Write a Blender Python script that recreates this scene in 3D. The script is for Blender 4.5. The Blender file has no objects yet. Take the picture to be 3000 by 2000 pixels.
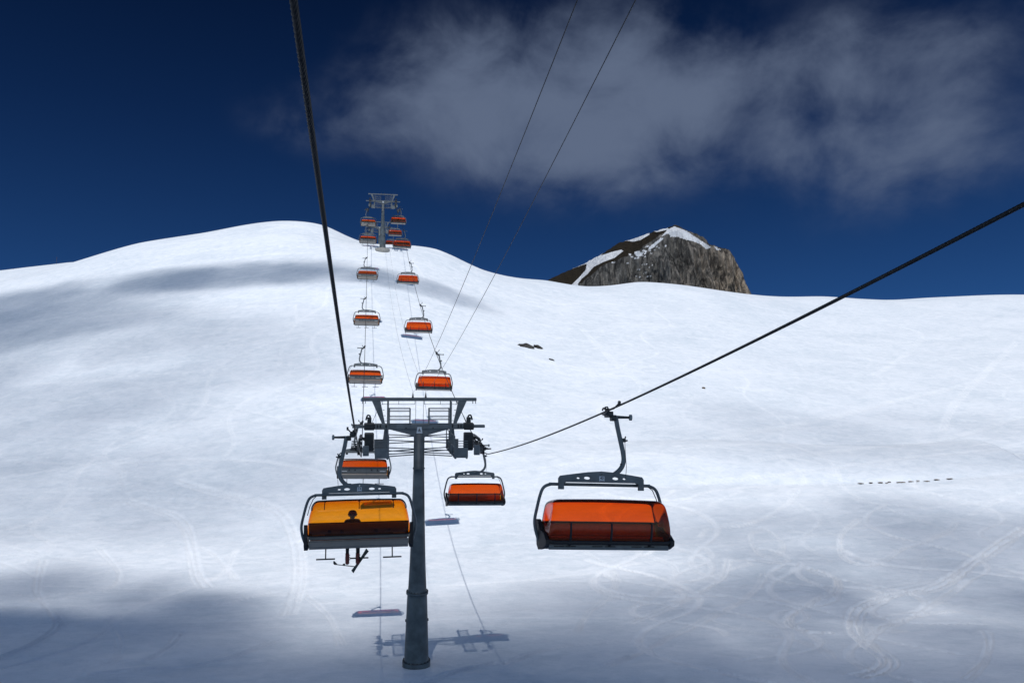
import bpy, bmesh, math, random
import numpy as np
from mathutils import Vector, Matrix

random.seed(7)
rng = np.random.default_rng(7)
SC = bpy.context.scene
COL = SC.collection
PI = math.pi

# ------------------------------------------------------------------ camera frame (metres, camera eye = origin + CAM)
F, PHI, ROLL = 2500.0, math.radians(12), .023
CAM = np.array([0, 0, 12.0])
_w = np.array([0, math.cos(PHI), math.sin(PHI)])
_u0 = np.array([0, -math.sin(PHI), math.cos(PHI)])
_r0 = np.array([1., 0, 0])
_r = math.cos(ROLL)*_r0 - math.sin(ROLL)*_u0
_u = math.sin(ROLL)*_r0 + math.cos(ROLL)*_u0

def un(px, py, D):
    """survey helper: sight line through the photo at depth D -> world point"""
    return CAM + D*_w + (px-1500)/F*D*_r - (py-1000)/F*D*_u

def sight(px, py):
    d = _w + (px-1500)/F*_r - (py-1000)/F*_u
    return d/np.linalg.norm(d)

SUN_TRAVEL = np.array([0.0007, 0.554, -0.8325])

# ------------------------------------------------------------------ materials
MATS = {}
def new_mat(name):
    m = bpy.data.materials.new(name); m.use_nodes = True
    nt = m.node_tree; nt.nodes.clear()
    MATS[name] = m
    return m, nt, nt.nodes, nt.links

def N(nt, typ, **kw):
    n = nt.nodes.new(typ)
    for k, v in kw.items():
        if hasattr(n, k): setattr(n, k, v)
        else: n.inputs[k].default_value = v
    return n

def paint(name, col, rough=.5, metal=0., var=.25, scale=6., spec=.4, coat=0.):
    m, nt, nd, lk = new_mat(name)
    out = N(nt, 'ShaderNodeOutputMaterial')
    b = N(nt, 'ShaderNodeBsdfPrincipled')
    b.inputs['Roughness'].default_value = rough; b.inputs['Metallic'].default_value = metal
    b.inputs['Specular IOR Level'].default_value = spec
    b.inputs['Coat Weight'].default_value = coat
    tc = N(nt, 'ShaderNodeTexCoord')
    ns = N(nt, 'ShaderNodeTexNoise'); ns.inputs['Scale'].default_value = scale; ns.inputs['Detail'].default_value = 6
    lk.new(tc.outputs['Object'], ns.inputs['Vector'])
    r = N(nt, 'ShaderNodeValToRGB')
    r.color_ramp.elements[0].position = .3; r.color_ramp.elements[1].position = .7
    r.color_ramp.elements[0].color = tuple(c*(1-var) for c in col)+(1,)
    r.color_ramp.elements[1].color = tuple(min(1, c*(1+var)) for c in col)+(1,)
    lk.new(ns.outputs['Fac'], r.inputs['Fac']); lk.new(r.outputs['Color'], b.inputs['Base Color'])
    bp = N(nt, 'ShaderNodeBump'); bp.inputs['Strength'].default_value = .12; bp.inputs['Distance'].default_value = .01
    ns2 = N(nt, 'ShaderNodeTexNoise'); ns2.inputs['Scale'].default_value = scale*9
    lk.new(tc.outputs['Object'], ns2.inputs['Vector']); lk.new(ns2.outputs['Fac'], bp.inputs['Height'])
    lk.new(bp.outputs['Normal'], b.inputs['Normal'])
    lk.new(b.outputs['BSDF'], out.inputs['Surface'])
    return m

M_STEEL = paint('grey_painted_steel', (.115, .13, .14), .5, .0, .22, 3)
M_POLE = paint('dark_pole_steel', (.075, .09, .10), .5, .0, .42, 1.6)
M_DARK = paint('dark_grip_steel', (.03, .033, .036), .42, .3, .3, 8)
M_RUBBER = paint('black_rubber', (.015, .015, .017), .6, 0, .3, 8)
M_GALV = paint('galvanised_steel', (.24, .26, .265), .5, .1, .2, 5)
M_ROPE = paint('greased_wire_rope', (.012, .013, .014), .55, .0, .35, 14, .25)
M_CABLE = paint('black_cable', (.02, .02, .024), .5, 0, .2, 5)
M_SHELL = paint('pale_seat_shell', (.26, .235, .21), .45, 0, .08, 3)
M_BACK = paint('grey_backrest_shell', (.135, .14, .14), .5, 0, .12, 4)
M_CUSH = paint('dark_red_cushion', (.5, .22, .17), .75, 0, .15, 10)
M_WHITE = paint('white_plate', (.55, .58, .62), .5, 0, .1, 9)
M_INK = paint('black_lettering', (.01, .01, .018), .6, 0, .1, 9)
M_BLUE = paint('blue_lettering', (.02, .03, .12), .6, 0, .1, 9)
M_CONC = paint('concrete', (.30, .29, .27), .85, 0, .25, 3)
M_JACKET = paint('black_ski_jacket', (.012, .012, .016), .7, 0, .3, 12)
M_HELMET = paint('maroon_helmet', (.07, .012, .014), .4, 0, .15, 12)
M_SKIN = paint('skin', (.45, .27, .2), .5, 0, .1, 12)
M_BOOT = paint('dark_red_ski_boot', (.14, .022, .02), .45, 0, .3, 14)
M_SKI = paint('black_ski', (.02, .025, .03), .35, 0, .3, 12)
M_SKI2 = paint('olive_ski', (.05, .06, .05), .35, 0, .3, 12)
M_MARK = paint('piste_marker_paint', (.05, .03, .03), .6, 0, .2, 12)

def bubble_mat():
    m, nt, nd, lk = new_mat('orange_acrylic')
    out = N(nt, 'ShaderNodeOutputMaterial')
    tr = N(nt, 'ShaderNodeBsdfTransparent'); tr.inputs['Color'].default_value = (.94, .268, .006, 1)
    df = N(nt, 'ShaderNodeBsdfDiffuse'); df.inputs['Color'].default_value = (.85, .22, .01, 1)
    tl = N(nt, 'ShaderNodeBsdfTranslucent'); tl.inputs['Color'].default_value = (.85, .22, .01, 1)
    ad = N(nt, 'ShaderNodeMixShader'); ad.inputs[0].default_value = .5
    lk.new(df.outputs[0], ad.inputs[1]); lk.new(tl.outputs[0], ad.inputs[2])
    # the dye absorbs along the slanted path through the sheet
    geo = N(nt, 'ShaderNodeNewGeometry')
    dt = N(nt, 'ShaderNodeVectorMath', operation='DOT_PRODUCT'); lk.new(geo.outputs['Incoming'], dt.inputs[0]); lk.new(geo.outputs['Normal'], dt.inputs[1])
    sq = N(nt, 'ShaderNodeMath', operation='MULTIPLY'); lk.new(dt.outputs['Value'], sq.inputs[0]); lk.new(dt.outputs['Value'], sq.inputs[1])
    c2 = N(nt, 'ShaderNodeMath', operation='MULTIPLY_ADD'); c2.inputs[1].default_value = .62; c2.inputs[2].default_value = .38; lk.new(sq.outputs[0], c2.inputs[0])
    pw = N(nt, 'ShaderNodeMath', operation='POWER'); pw.inputs[1].default_value = -.5; lk.new(c2.outputs[0], pw.inputs[0])
    cc = N(nt, 'ShaderNodeCombineColor')
    for i_, v_ in enumerate((.92, .305, .005)):
        p_ = N(nt, 'ShaderNodeMath', operation='POWER'); p_.inputs[0].default_value = v_; lk.new(pw.outputs[0], p_.inputs[1]); lk.new(p_.outputs[0], cc.inputs[i_])
    lk.new(cc.outputs[0], tr.inputs['Color'])
    m1 = N(nt, 'ShaderNodeMixShader'); m1.inputs[0].default_value = .05
    lk.new(tr.outputs[0], m1.inputs[1]); lk.new(ad.outputs[0], m1.inputs[2])
    gl = N(nt, 'ShaderNodeBsdfGlossy'); gl.inputs['Roughness'].default_value = .17
    fr = N(nt, 'ShaderNodeFresnel'); fr.inputs['IOR'].default_value = 1.42
    m2 = N(nt, 'ShaderNodeMixShader')
    lk.new(fr.outputs[0], m2.inputs[0]); lk.new(m1.outputs[0], m2.inputs[1]); lk.new(gl.outputs[0], m2.inputs[2])
    lk.new(m2.outputs[0], out.inputs['Surface'])
    return m
M_BUBBLE = bubble_mat()

def snow_mat(name, tracks=True):
    m, nt, nd, lk = new_mat(name)
    out = N(nt, 'ShaderNodeOutputMaterial')
    b = N(nt, 'ShaderNodeBsdfPrincipled'); b.inputs['Roughness'].default_value = .55
    b.inputs['Specular IOR Level'].default_value = .25
    tc = N(nt, 'ShaderNodeTexCoord')
    # wind packed streaks, broad patches and fine grain
    mp = N(nt, 'ShaderNodeMapping'); mp.inputs['Scale'].default_value = (.08, .10, .10); mp.inputs['Rotation'].default_value = (0, 0, .25)
    lk.new(tc.outputs['Object'], mp.inputs['Vector'])
    n1 = N(nt, 'ShaderNodeTexNoise'); n1.inputs['Scale'].default_value = 1.; n1.inputs['Detail'].default_value = 9; n1.inputs['Roughness'].default_value = .62; n1.inputs['Distortion'].default_value = .6
    lk.new(mp.outputs[0], n1.inputs['Vector'])
    mp2 = N(nt, 'ShaderNodeMapping'); mp2.inputs['Scale'].default_value = (.7, .9, .9); mp2.inputs['Rotation'].default_value = (0, 0, -.3)
    lk.new(tc.outputs['Object'], mp2.inputs['Vector'])
    n2 = N(nt, 'ShaderNodeTexNoise'); n2.inputs['Scale'].default_value = 1.; n2.inputs['Detail'].default_value = 7; n2.inputs['Distortion'].default_value = .8
    lk.new(mp2.outputs[0], n2.inputs['Vector'])
    n3 = N(nt, 'ShaderNodeTexNoise'); n3.inputs['Scale'].default_value = 9.; n3.inputs['Detail'].default_value = 4
    lk.new(tc.outputs['Object'], n3.inputs['Vector'])
    r = N(nt, 'ShaderNodeValToRGB')
    r.color_ramp.elements[0].position = .28; r.color_ramp.elements[0].color = (.61, .675, .74, 1)
    r.color_ramp.elements[1].position = .60; r.color_ramp.elements[1].color = (.81, .845, .895, 1)
    mx = N(nt, 'ShaderNodeMath', operation='MULTIPLY_ADD'); mx.inputs[1].default_value = .45
    lk.new(n2.outputs['Fac'], mx.inputs[0])
    mm = N(nt, 'ShaderNodeMath', operation='MULTIPLY'); mm.inputs[1].default_value = .55
    lk.new(n1.outputs['Fac'], mm.inputs[0]); lk.new(mm.outputs[0], mx.inputs[2])
    # grain of the crust: crumbs, sastrugi and old scratches
    mp4 = N(nt, 'ShaderNodeMapping'); mp4.inputs['Scale'].default_value = (1.3, 1.9, 1.9); mp4.inputs['Rotation'].default_value = (0, 0, .5)
    lk.new(tc.outputs['Object'], mp4.inputs['Vector'])
    n4 = N(nt, 'ShaderNodeTexNoise'); n4.inputs['Scale'].default_value = 1.; n4.inputs['Detail'].default_value = 10; n4.inputs['Roughness'].default_value = .7; n4.inputs['Distortion'].default_value = 1.2
    lk.new(mp4.outputs[0], n4.inputs['Vector'])
    gr = N(nt, 'ShaderNodeMath', operation='MULTIPLY_ADD'); gr.inputs[1].default_value = .40; gr.inputs[2].default_value = -.20
    lk.new(n4.outputs['Fac'], gr.inputs[0])
    gs = N(nt, 'ShaderNodeMath', operation='ADD'); lk.new(gr.outputs[0], gs.inputs[0]); lk.new(mx.outputs[0], gs.inputs[1])
    g3 = N(nt, 'ShaderNodeMath', operation='MULTIPLY_ADD'); g3.inputs[1].default_value = .22; lk.new(n3.outputs['Fac'], g3.inputs[0]); g4 = N(nt, 'ShaderNodeMath', operation='SUBTRACT'); g4.inputs[1].default_value = .11
    lk.new(gs.outputs[0], g4.inputs[0]); lk.new(g4.outputs[0], g3.inputs[2]); lk.new(g3.outputs[0], r.inputs['Fac'])
    col = r.outputs['Color']
    if tracks:
        at = N(nt, 'ShaderNodeAttribute'); at.attribute_name = 'churn'
        fz = N(nt, 'ShaderNodeMath', operation='MULTIPLY')
        rg = N(nt, 'ShaderNodeMapRange'); rg.inputs['From Min'].default_value = .3; rg.inputs['From Max'].default_value = .62; rg.inputs['To Min'].default_value = .35
        lk.new(n3.outputs['Fac'], rg.inputs['Value'])
        lk.new(at.outputs['Fac'], fz.inputs[0]); lk.new(rg.outputs[0], fz.inputs[1])
        mc = N(nt, 'ShaderNodeMix', data_type='RGBA'); mc.inputs['B'].default_value = (.93, .95, .98, 1)
        lk.new(fz.outputs[0], mc.inputs['Factor']); lk.new(col, mc.inputs['A'])
        col = mc.outputs['Result']
    lk.new(col, b.inputs['Base Color'])
    hs = N(nt, 'ShaderNodeMath', operation='MULTIPLY_ADD'); hs.inputs[1].default_value = .35
    lk.new(n2.outputs['Fac'], hs.inputs[0])
    h1 = N(nt, 'ShaderNodeMath', operation='MULTIPLY_ADD'); h1.inputs[1].default_value = 1.6
    lk.new(n1.outputs['Fac'], h1.inputs[0])
    h3 = N(nt, 'ShaderNodeMath', operation='MULTIPLY'); h3.inputs[1].default_value = .05
    lk.new(n3.outputs['Fac'], h3.inputs[0]); lk.new(h3.outputs[0], h1.inputs[2]); lk.new(h1.outputs[0], hs.inputs[2])
    bp = N(nt, 'ShaderNodeBump'); bp.inputs['Strength'].default_value = .5; bp.inputs['Distance'].default_value = .42
    lk.new(hs.outputs[0], bp.inputs['Height']); lk.new(bp.outputs['Normal'], b.inputs['Normal'])
    lk.new(b.outputs['BSDF'], out.inputs['Surface'])
    return m
M_SNOW = snow_mat('sunlit_snow')
M_SNOW2 = snow_mat('ridge_snow', False)

def rock_mat():
    m, nt, nd, lk = new_mat('mountain_rock')
    out = N(nt, 'ShaderNodeOutputMaterial')
    b = N(nt, 'ShaderNodeBsdfPrincipled'); b.inputs['Roughness'].default_value = .85; b.inputs['Specular IOR Level'].default_value = .15
    tc = N(nt, 'ShaderNodeTexCoord')
    def noise(sc, scale, det=8, rough=.6, dist=0.):
        mp = N(nt, 'ShaderNodeMapping'); mp.inputs['Scale'].default_value = sc
        lk.new(tc.outputs['Object'], mp.inputs['Vector'])
        n = N(nt, 'ShaderNodeTexNoise'); n.inputs['Scale'].default_value = scale; n.inputs['Detail'].default_value = det
        n.inputs['Roughness'].default_value = rough; n.inputs['Distortion'].default_value = dist
        lk.new(mp.outputs[0], n.inputs['Vector'])
        return n.outputs['Fac']
    streak = noise((1, 1, .38), .17, 14, .7, 1.3)
    fine = noise((1, 1, .35), 1.0, 8, .7)
    r1 = N(nt, 'ShaderNodeValToRGB'); cr = r1.color_ramp
    cr.elements[0].position = .39; cr.elements[0].color = (.022, .022, .023, 1)
    cr.elements[1].position = .60; cr.elements[1].color = (.215, .203, .187, 1)
    e = cr.elements.new(.5); e.color = (.09, .088, .085, 1)
    lk.new(streak, r1.inputs['Fac'])
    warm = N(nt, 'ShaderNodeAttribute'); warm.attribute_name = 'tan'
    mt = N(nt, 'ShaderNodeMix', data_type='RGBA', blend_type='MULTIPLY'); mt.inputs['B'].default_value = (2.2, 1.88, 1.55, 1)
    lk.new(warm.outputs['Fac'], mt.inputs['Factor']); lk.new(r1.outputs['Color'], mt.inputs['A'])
    # brown alpine turf on the gentler side
    r2 = N(nt, 'ShaderNodeValToRGB'); r2.color_ramp.elements[0].position = .35; r2.color_ramp.elements[0].color = (.010, .009, .007, 1)
    r2.color_ramp.elements[1].position = .7; r2.color_ramp.elements[1].color = (.042, .031, .018, 1)
    lk.new(fine, r2.inputs['Fac'])
    gr = N(nt, 'ShaderNodeAttribute'); gr.attribute_name = 'turf'
    mg = N(nt, 'ShaderNodeMix', data_type='RGBA')
    lk.new(gr.outputs['Fac'], mg.inputs['Factor']); lk.new(mt.outputs['Result'], mg.inputs['A']); lk.new(r2.outputs['Color'], mg.inputs['B'])
    # snow lying in the gullies and under the summit
    sn = N(nt, 'ShaderNodeAttribute'); sn.attribute_name = 'snow'
    ed = noise((1, 1, 1), .55, 6, .7)
    sm = N(nt, 'ShaderNodeMath', operation='ADD'); sh = N(nt, 'ShaderNodeMath', operation='MULTIPLY_ADD'); sh.inputs[1].default_value = 1.7; sh.inputs[2].default_value = -.85
    lk.new(ed, sh.inputs[0]); lk.new(sh.outputs[0], sm.inputs[0]); lk.new(sn.outputs['Fac'], sm.inputs[1])
    rs = N(nt, 'ShaderNodeMapRange'); rs.inputs['From Min'].default_value = .42; rs.inputs['From Max'].default_value = .58
    lk.new(sm.outputs[0], rs.inputs['Value'])
    ms = N(nt, 'ShaderNodeMix', data_type='RGBA'); ms.inputs['B'].default_value = (.78, .80, .84, 1)
    lk.new(rs.outputs[0], ms.inputs['Factor']); lk.new(mg.outputs['Result'], ms.inputs['A'])
    lk.new(ms.outputs['Result'], b.inputs['Base Color'])
    bp = N(nt, 'ShaderNodeBump'); bp.inputs['Strength'].default_value = 1.; bp.inputs['Distance'].default_value = 5.
    lk.new(streak, bp.inputs['Height'])
    bp2 = N(nt, 'ShaderNodeBump'); bp2.inputs['Strength'].default_value = .5; bp2.inputs['Distance'].default_value = .8
    lk.new(fine, bp2.inputs['Height']); lk.new(bp.outputs['Normal'], bp2.inputs['Normal'])
    lk.new(bp2.outputs['Normal'], b.inputs['Normal'])
    lk.new(b.outputs['BSDF'], out.inputs['Surface'])
    return m
M_ROCK = rock_mat()
M_STONE = paint('dark_rock', (.05, .047, .043), .85, 0, .5, 1.2, .2)
M_EARTH = paint('bare_brown_earth', (.15, .11, .072), .9, 0, .4, 2., .1)

def cloud_mat(name, dens):
    m, nt, nd, lk = new_mat(name)
    out = N(nt, 'ShaderNodeOutputMaterial')
    v = N(nt, 'ShaderNodeVolumePrincipled')
    v.inputs['Color'].default_value = (.97, .97, .98, 1)
    v.inputs['Density'].default_value = dens; v.inputs['Anisotropy'].default_value = .4
    lk.new(v.outputs[0], out.inputs['Volume'])
    return m

# ------------------------------------------------------------------ mesh builder
class MB:
    def __init__(s): s.v = []; s.f = []; s.sm = []
    def add(s, vs, fs, smooth=False):
        b = len(s.v); s.v += [tuple(map(float, p)) for p in vs]
        for q in fs: s.f.append(tuple(b+i for i in q)); s.sm.append(smooth)
        return s
    def box(s, c, d, R=None):
        hx, hy, hz = d[0]/2, d[1]/2, d[2]/2
        bv = min(hx, hy, hz)*.22
        vs = []
        # chamfered box: three vertices per corner
        P = []
        for sx in (-1, 1):
            for sy in (-1, 1):
                for sz in (-1, 1):
                    P.append(((sx*hx, sy*(hy-bv), sz*(hz-bv)), (sx*(hx-bv), sy*hy, sz*(hz-bv)), (sx*(hx-bv), sy*(hy-bv), sz*hz)))
        for t in P: vs += [Vector(q) for q in t]
        bm = bmesh.new()
        bvs = [bm.verts.new(q) for q in vs]
        ret = bmesh.ops.convex_hull(bm, input=bvs)
        bmesh.ops.dissolve_limit(bm, angle_limit=.01, verts=bm.verts, edges=bm.edges)
        bm.verts.index_update()
        M = Matrix.Identity(3) if R is None else R
        out = [M @ q.co + Vector(c) for q in bm.verts]
        s.add(out, [[q.index for q in f.verts] for f in bm.faces])
        bm.free(); return s
    def tube(s, pts, r, n=10, caps=True, sy=1.0):
        pts = [Vector(p) for p in pts]
        rs = r if isinstance(r, (list, tuple)) else [r]*len(pts)
        T = []
        for i in range(len(pts)):
            a = pts[max(0, i-1)]; b = pts[min(len(pts)-1, i+1)]
            T.append((b-a).normalized())
        up = Vector((0, 1, 0)) if abs(T[0].y) < .9 else Vector((0, 0, 1))
        nrm = (up - T[0]*up.dot(T[0])).normalized()
        vs = []
        for p, t, q in zip(pts, T, rs):
            nrm = (nrm - t*nrm.dot(t)).normalized(); bi = t.cross(nrm)
            for k in range(n):
                a = 2*PI*k/n + (PI/4 if n == 4 else 0)
                vs.append(p + nrm*(q*sy*math.cos(a)) + bi*(q*math.sin(a)))
        fs = []
        for i in range(len(pts)-1):
            for k in range(n):
                fs.append((i*n+k, i*n+(k+1) % n, (i+1)*n+(k+1) % n, (i+1)*n+k))
        s.add(vs, fs, n > 4)
        if caps:
            b = len(s.v)-len(vs)
            s.f.append(tuple(b+k for k in reversed(range(n)))); s.sm.append(False)
            e = b+(len(pts)-1)*n
            s.f.append(tuple(e+k for k in range(n))); s.sm.append(False)
        return s
    def rod(s, a, b, r, n=8): return s.tube([a, b], r, n)
    def bar(s, a, b, w, h=None):
        """square section bar"""
        return s.tube([a, b], w*.7071, 4)
    def lathe(s, prof, n=24, M=None, caps=True):
        vs = []
        for (r, z) in prof:
            for k in range(n):
                a = 2*PI*k/n; vs.append(Vector((r*math.cos(a), r*math.sin(a), z)))
        if M is not None: vs = [M @ v for v in vs]
        fs = []
        for i in range(len(prof)-1):
            for k in range(n): fs.append((i*n+k, i*n+(k+1) % n, (i+1)*n+(k+1) % n, (i+1)*n+k))
        b = len(s.v); s.add(vs, fs, True)
        if caps:
            s.f.append(tuple(b+k for k in reversed(range(n)))); s.sm.append(False)
            e = b+(len(prof)-1)*n
            s.f.append(tuple(e+k for k in range(n))); s.sm.append(False)
        return s
    def prism(s, poly, axis, a, b):
        """2-D outline extruded from a to b along x, y or z"""
        def P(q, t):
            return {'y': (q[0], t, q[1]), 'x': (t, q[0], q[1]), 'z': (q[0], q[1], t)}[axis]
        n = len(poly)
        vs = [P(q, a) for q in poly]+[P(q, b) for q in poly]
        fs = [tuple(range(n)), tuple(reversed(range(n, 2*n)))]
        fs += [(i, i+n, (i+1) % n+n, (i+1) % n) for i in range(n)]
        return s.add(vs, fs)
    def grid(s, P, smooth=True, close=False):
        nu = len(P); nv = len(P[0])
        vs = [q for row in P for q in row]
        fs = [(i*nv+j, i*nv+j+1, (i+1)*nv+j+1, (i+1)*nv+j) for i in range(nu-1) for j in range(nv-1)]
        return s.add(vs, fs, smooth)
    def mesh(s, name, mat):
        me = bpy.data.meshes.new(name)
        me.from_pydata(s.v, [], s.f)
        me.polygons.foreach_set('use_smooth', s.sm)
        me.materials.append(mat); me.validate(); me.update()
        bm = bmesh.new(); bm.from_mesh(me); bmesh.ops.recalc_face_normals(bm, faces=bm.faces); bm.to_mesh(me); bm.free()
        return me
    def build(s, name, mat, parent=None):
        o = bpy.data.objects.new(name, s.mesh(name, mat)); COL.objects.link(o)
        if parent: o.parent = parent
        return o

def tag(o, label=None, cat=None, group=None, kind=None):
    if label: o['label'] = label
    if cat: o['category'] = cat
    if group: o['group'] = group
    if kind: o['kind'] = kind
    return o

def empty(name, loc, rot=(0, 0, 0)):
    o = bpy.data.objects.new(name, None); COL.objects.link(o)
    o.location = loc; o.rotation_euler = rot; o.empty_display_size = .2
    return o

def children(o): return [c for c in bpy.data.objects if c.parent == o]

def copy_tree(o, parent=None):
    c = o.copy(); COL.objects.link(c); c.parent = parent
    for ch in children(o): copy_tree(ch, c)
    return c

def curve_mesh(cu):
    ob = bpy.data.objects.new('tmp', cu); COL.objects.link(ob)
    dg = bpy.context.evaluated_depsgraph_get()
    me = bpy.data.meshes.new_from_object(ob.evaluated_get(dg))
    bpy.data.objects.remove(ob); bpy.data.curves.remove(cu)
    return me

def holed_plate(name, outline, holes, th, mat, parent, y=0., bevel=.008):
    """flat steel plate in XZ with real holes through it"""
    cu = bpy.data.curves.new(name, 'CURVE'); cu.dimensions = '2D'; cu.fill_mode = 'BOTH'
    cu.extrude = th/2-bevel; cu.bevel_depth = bevel; cu.bevel_resolution = 1
    for poly in [outline]+holes:
        sp = cu.splines.new('POLY'); sp.points.add(len(poly)-1)
        for p, q in zip(sp.points, poly): p.co = (q[0], q[1], 0, 1)
        sp.use_cyclic_u = True
    me = curve_mesh(cu)
    me.transform(Matrix.Translation((0, y, 0)) @ Matrix.Rotation(PI/2, 4, 'X'))
    me.materials.clear(); me.materials.append(mat)
    o = bpy.data.objects.new(name, me); COL.objects.link(o); o.parent = parent
    return o

def lettering(name, txt, size, loc, rz, mat, parent):
    cu = bpy.data.curves.new(name, 'FONT'); cu.body = txt; cu.size = size; cu.align_x = 'CENTER'; cu.align_y = 'CENTER'; cu.extrude = .002
    cu.offset = size*.02
    me = curve_mesh(cu)
    me.transform(Matrix.Translation(loc) @ Matrix.Rotation(rz, 4, 'Z') @ Matrix.Rotation(PI/2, 4, 'X'))
    me.materials.clear(); me.materials.append(mat)
    o = bpy.data.objects.new(name, me); COL.objects.link(o); o.parent = parent
    return o

def ell(cx, cz, a, b, n=16): return [(cx+a*math.cos(2*PI*k/n), cz+b*math.sin(2*PI*k/n)) for k in range(n)]

def spline(pts, n):
    """Catmull-Rom through pts, n samples per span"""
    P = [Vector(p) for p in pts]; out = []
    for i in range(len(P)-1):
        p0 = P[max(0, i-1)]; p1 = P[i]; p2 = P[i+1]; p3 = P[min(len(P)-1, i+2)]
        for k in range(n):
            t = k/n
            out.append(.5*((2*p1)+(p2-p0)*t+(2*p0-5*p1+4*p2-p3)*t*t+(3*p1-p0-3*p2+p3)*t**3))
    out.append(P[-1]); return out

# ------------------------------------------------------------------ value noise (numpy)
def vnoise(x, y, seed=0):
    xi = np.floor(x).astype(np.int64); yi = np.floor(y).astype(np.int64)
    xf = x-xi; yf = y-yi
    def h(a, b):
        n = (a*374761393 + b*668265263 + seed*974634757) & 0xFFFFFFFF
        n = ((n ^ (n >> 13))*1274126177) & 0xFFFFFFFF
        n = n ^ (n >> 16)
        return (n & 0xFFFF)/65535.
    sx = xf*xf*xf*(xf*(xf*6-15)+10); sy = yf*yf*yf*(yf*(yf*6-15)+10)
    return (h(xi, yi)*(1-sx)+h(xi+1, yi)*sx)*(1-sy)+(h(xi, yi+1)*(1-sx)+h(xi+1, yi+1)*sx)*sy
def fbm(x, y, oct=5, seed=0, gain=.5):
    a = 1.; s = 0.; t = 0.
    for o in range(oct):
        s = s+a*(vnoise(x, y, seed+o)-.5); t += a; a *= gain; x = x*2.03+17.1; y = y*2.03+5.7
    return s/t*2

# ------------------------------------------------------------------ terrain surface
PROF_Y = [-400, -150, -60, 0, 30, 47.5, 60, 72, 84, 95, 106, 118, 131, 145, 158, 166.4, 174, 182]
PROF_Z = [-75, -36, -18, -11.6, -8.6, -7.3, -5.7, -3.3, .4, 6.2, 13.2, 21.3, 30.2, 39.6, 48.6, 54.2, 58.9, 62.6]
def prof(y): return np.interp(y, PROF_Y, PROF_Z)
def corridor_depth(py):
    d = sight(1150, py); t = np.linspace(20, 200, 3600)
    z = t*d[2]; y = t*d[1]
    k = np.argmax(z - prof(y) < 0)
    if k == 0: k = len(t)-1
    return float(np.dot(t[k]*d, _w))
CREST_X = [-1500, -600, 0, 200, 400, 600, 850, 950, 1040, 1150, 1280, 1400, 1520, 1600, 1700, 1810, 1872, 2000, 2200, 2400, 2560, 2700, 3000, 3600, 4500]
CREST_Y = [960, 905, 820, 772, 714, 682, 648, 660, 706, 717, 731, 786, 815, 822, 838, 834, 826, 836, 863, 868, 880, 873, 858, 835, 820]
CREST_D = [170, 185, 190, 192, 194, 198, 200, 197, 190, 187, 188, 192, 198, 200, 202, 204, 205, 212, 222, 230, 236, 238, 240, 240, 240]
ctrl = []
rows = [2000, 1900, 1800, 1660, 1525, 1430, 1330, 1225, 1110, 1000, 900, 820, 765]
Drow = {p: corridor_depth(p) for p in rows}
for cx_ in [-1500, -600, 0, 300, 600, 850, 1150, 1400, 1700, 2000, 2400, 2800, 3300, 4500]:
    yc = np.interp(cx_, CREST_X, CREST_Y); dc = np.interp(cx_, CREST_X, CREST_D)
    for p in rows:
        if p >= 1525: py_, sc_ = p, 1.
        else:
            k = (1525-p)/(1525-717.); py_ = 1525-k*(1525-yc); sc_ = 1+(dc/187.-1)*k**1.3
        if abs(cx_-1500) > 2000 and p > 1600: continue
        ctrl.append(un(cx_, py_, Drow[p]*sc_))
for cx_, yc, dc in zip(CREST_X, CREST_Y, CREST_D):
    ctrl.append(un(cx_, yc, dc))
    for dd, drop in ((22, 5), (70, 30), (180, 90)):
        q = un(cx_, yc, dc+dd); q[2] -= drop; ctrl.append(q)
for x in (-250, -120, 0, 120, 250):
    for y in (-250, -120, -50, 0, 25): ctrl.append(CAM+np.array([x, y, prof(y)]))
ctrl = np.array(ctrl)
_cx, _cy, _cz = ctrl[:, 0]/100, ctrl[:, 1]/100, ctrl[:, 2]
def _phi(r2): return .5*r2*np.log(r2+1e-9)
n = len(ctrl)
K = _phi((_cx[:, None]-_cx)**2+(_cy[:, None]-_cy)**2) + np.eye(n)*2e-4
A = np.zeros((n+3, n+3)); A[:n, :n] = K; A[:n, n] = A[n, :n] = 1; A[:n, n+1] = A[n+1, :n] = _cx; A[:n, n+2] = A[n+2, :n] = _cy
W = np.linalg.solve(A, np.r_[_cz, 0, 0, 0])
def tps(x, y):
    x = np.asarray(x, float).ravel()/100; y = np.asarray(y, float).ravel()/100
    out = np.empty(len(x))
    for i in range(0, len(x), 20000):
        a = x[i:i+20000]; b = y[i:i+20000]
        out[i:i+20000] = _phi((a[:, None]-_cx)**2+(b[:, None]-_cy)**2) @ W[:n] + W[n]+W[n+1]*a+W[n+2]*b
    return out
def ground(x, y):
    x = np.asarray(x, float); y = np.asarray(y, float)
    z = tps(x, y).reshape(x.shape)
    fade = np.clip(1.25-np.hypot(x, y)/200, .15, 1)
    z = z + (.55*fbm(x/38, y/38, 3, 3) + .16*fbm(x/9, y/7, 4, 11))*fade
    return z

# radial sheet: fine where it is walked on and skied, coarse behind
az = np.radians(np.r_[np.linspace(-180, -44, 50)[:-1], np.linspace(-44, 44, 1000), np.linspace(44, 180, 50)[1:-1]])
rr = np.r_[np.linspace(1.5, 34, 22)[:-1], np.geomspace(34, 262, 620), np.geomspace(262, 1500, 28)[1:]]
AZ, RR = np.meshgrid(az, rr, indexing='ij')
GX = RR*np.sin(AZ); GY = RR*np.cos(AZ)
GZ = ground(GX, GY)
CH = np.zeros_like(GZ)

def to_ground(px, py):
    d = sight(px, py); t = np.linspace(15, 320, 1200)
    P = CAM+t[:, None]*d
    below = P[:, 2] < ground(P[:, 0], P[:, 1])
    k = int(np.argmax(below))
    if not below[k]: return None
    return P[k]

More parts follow.
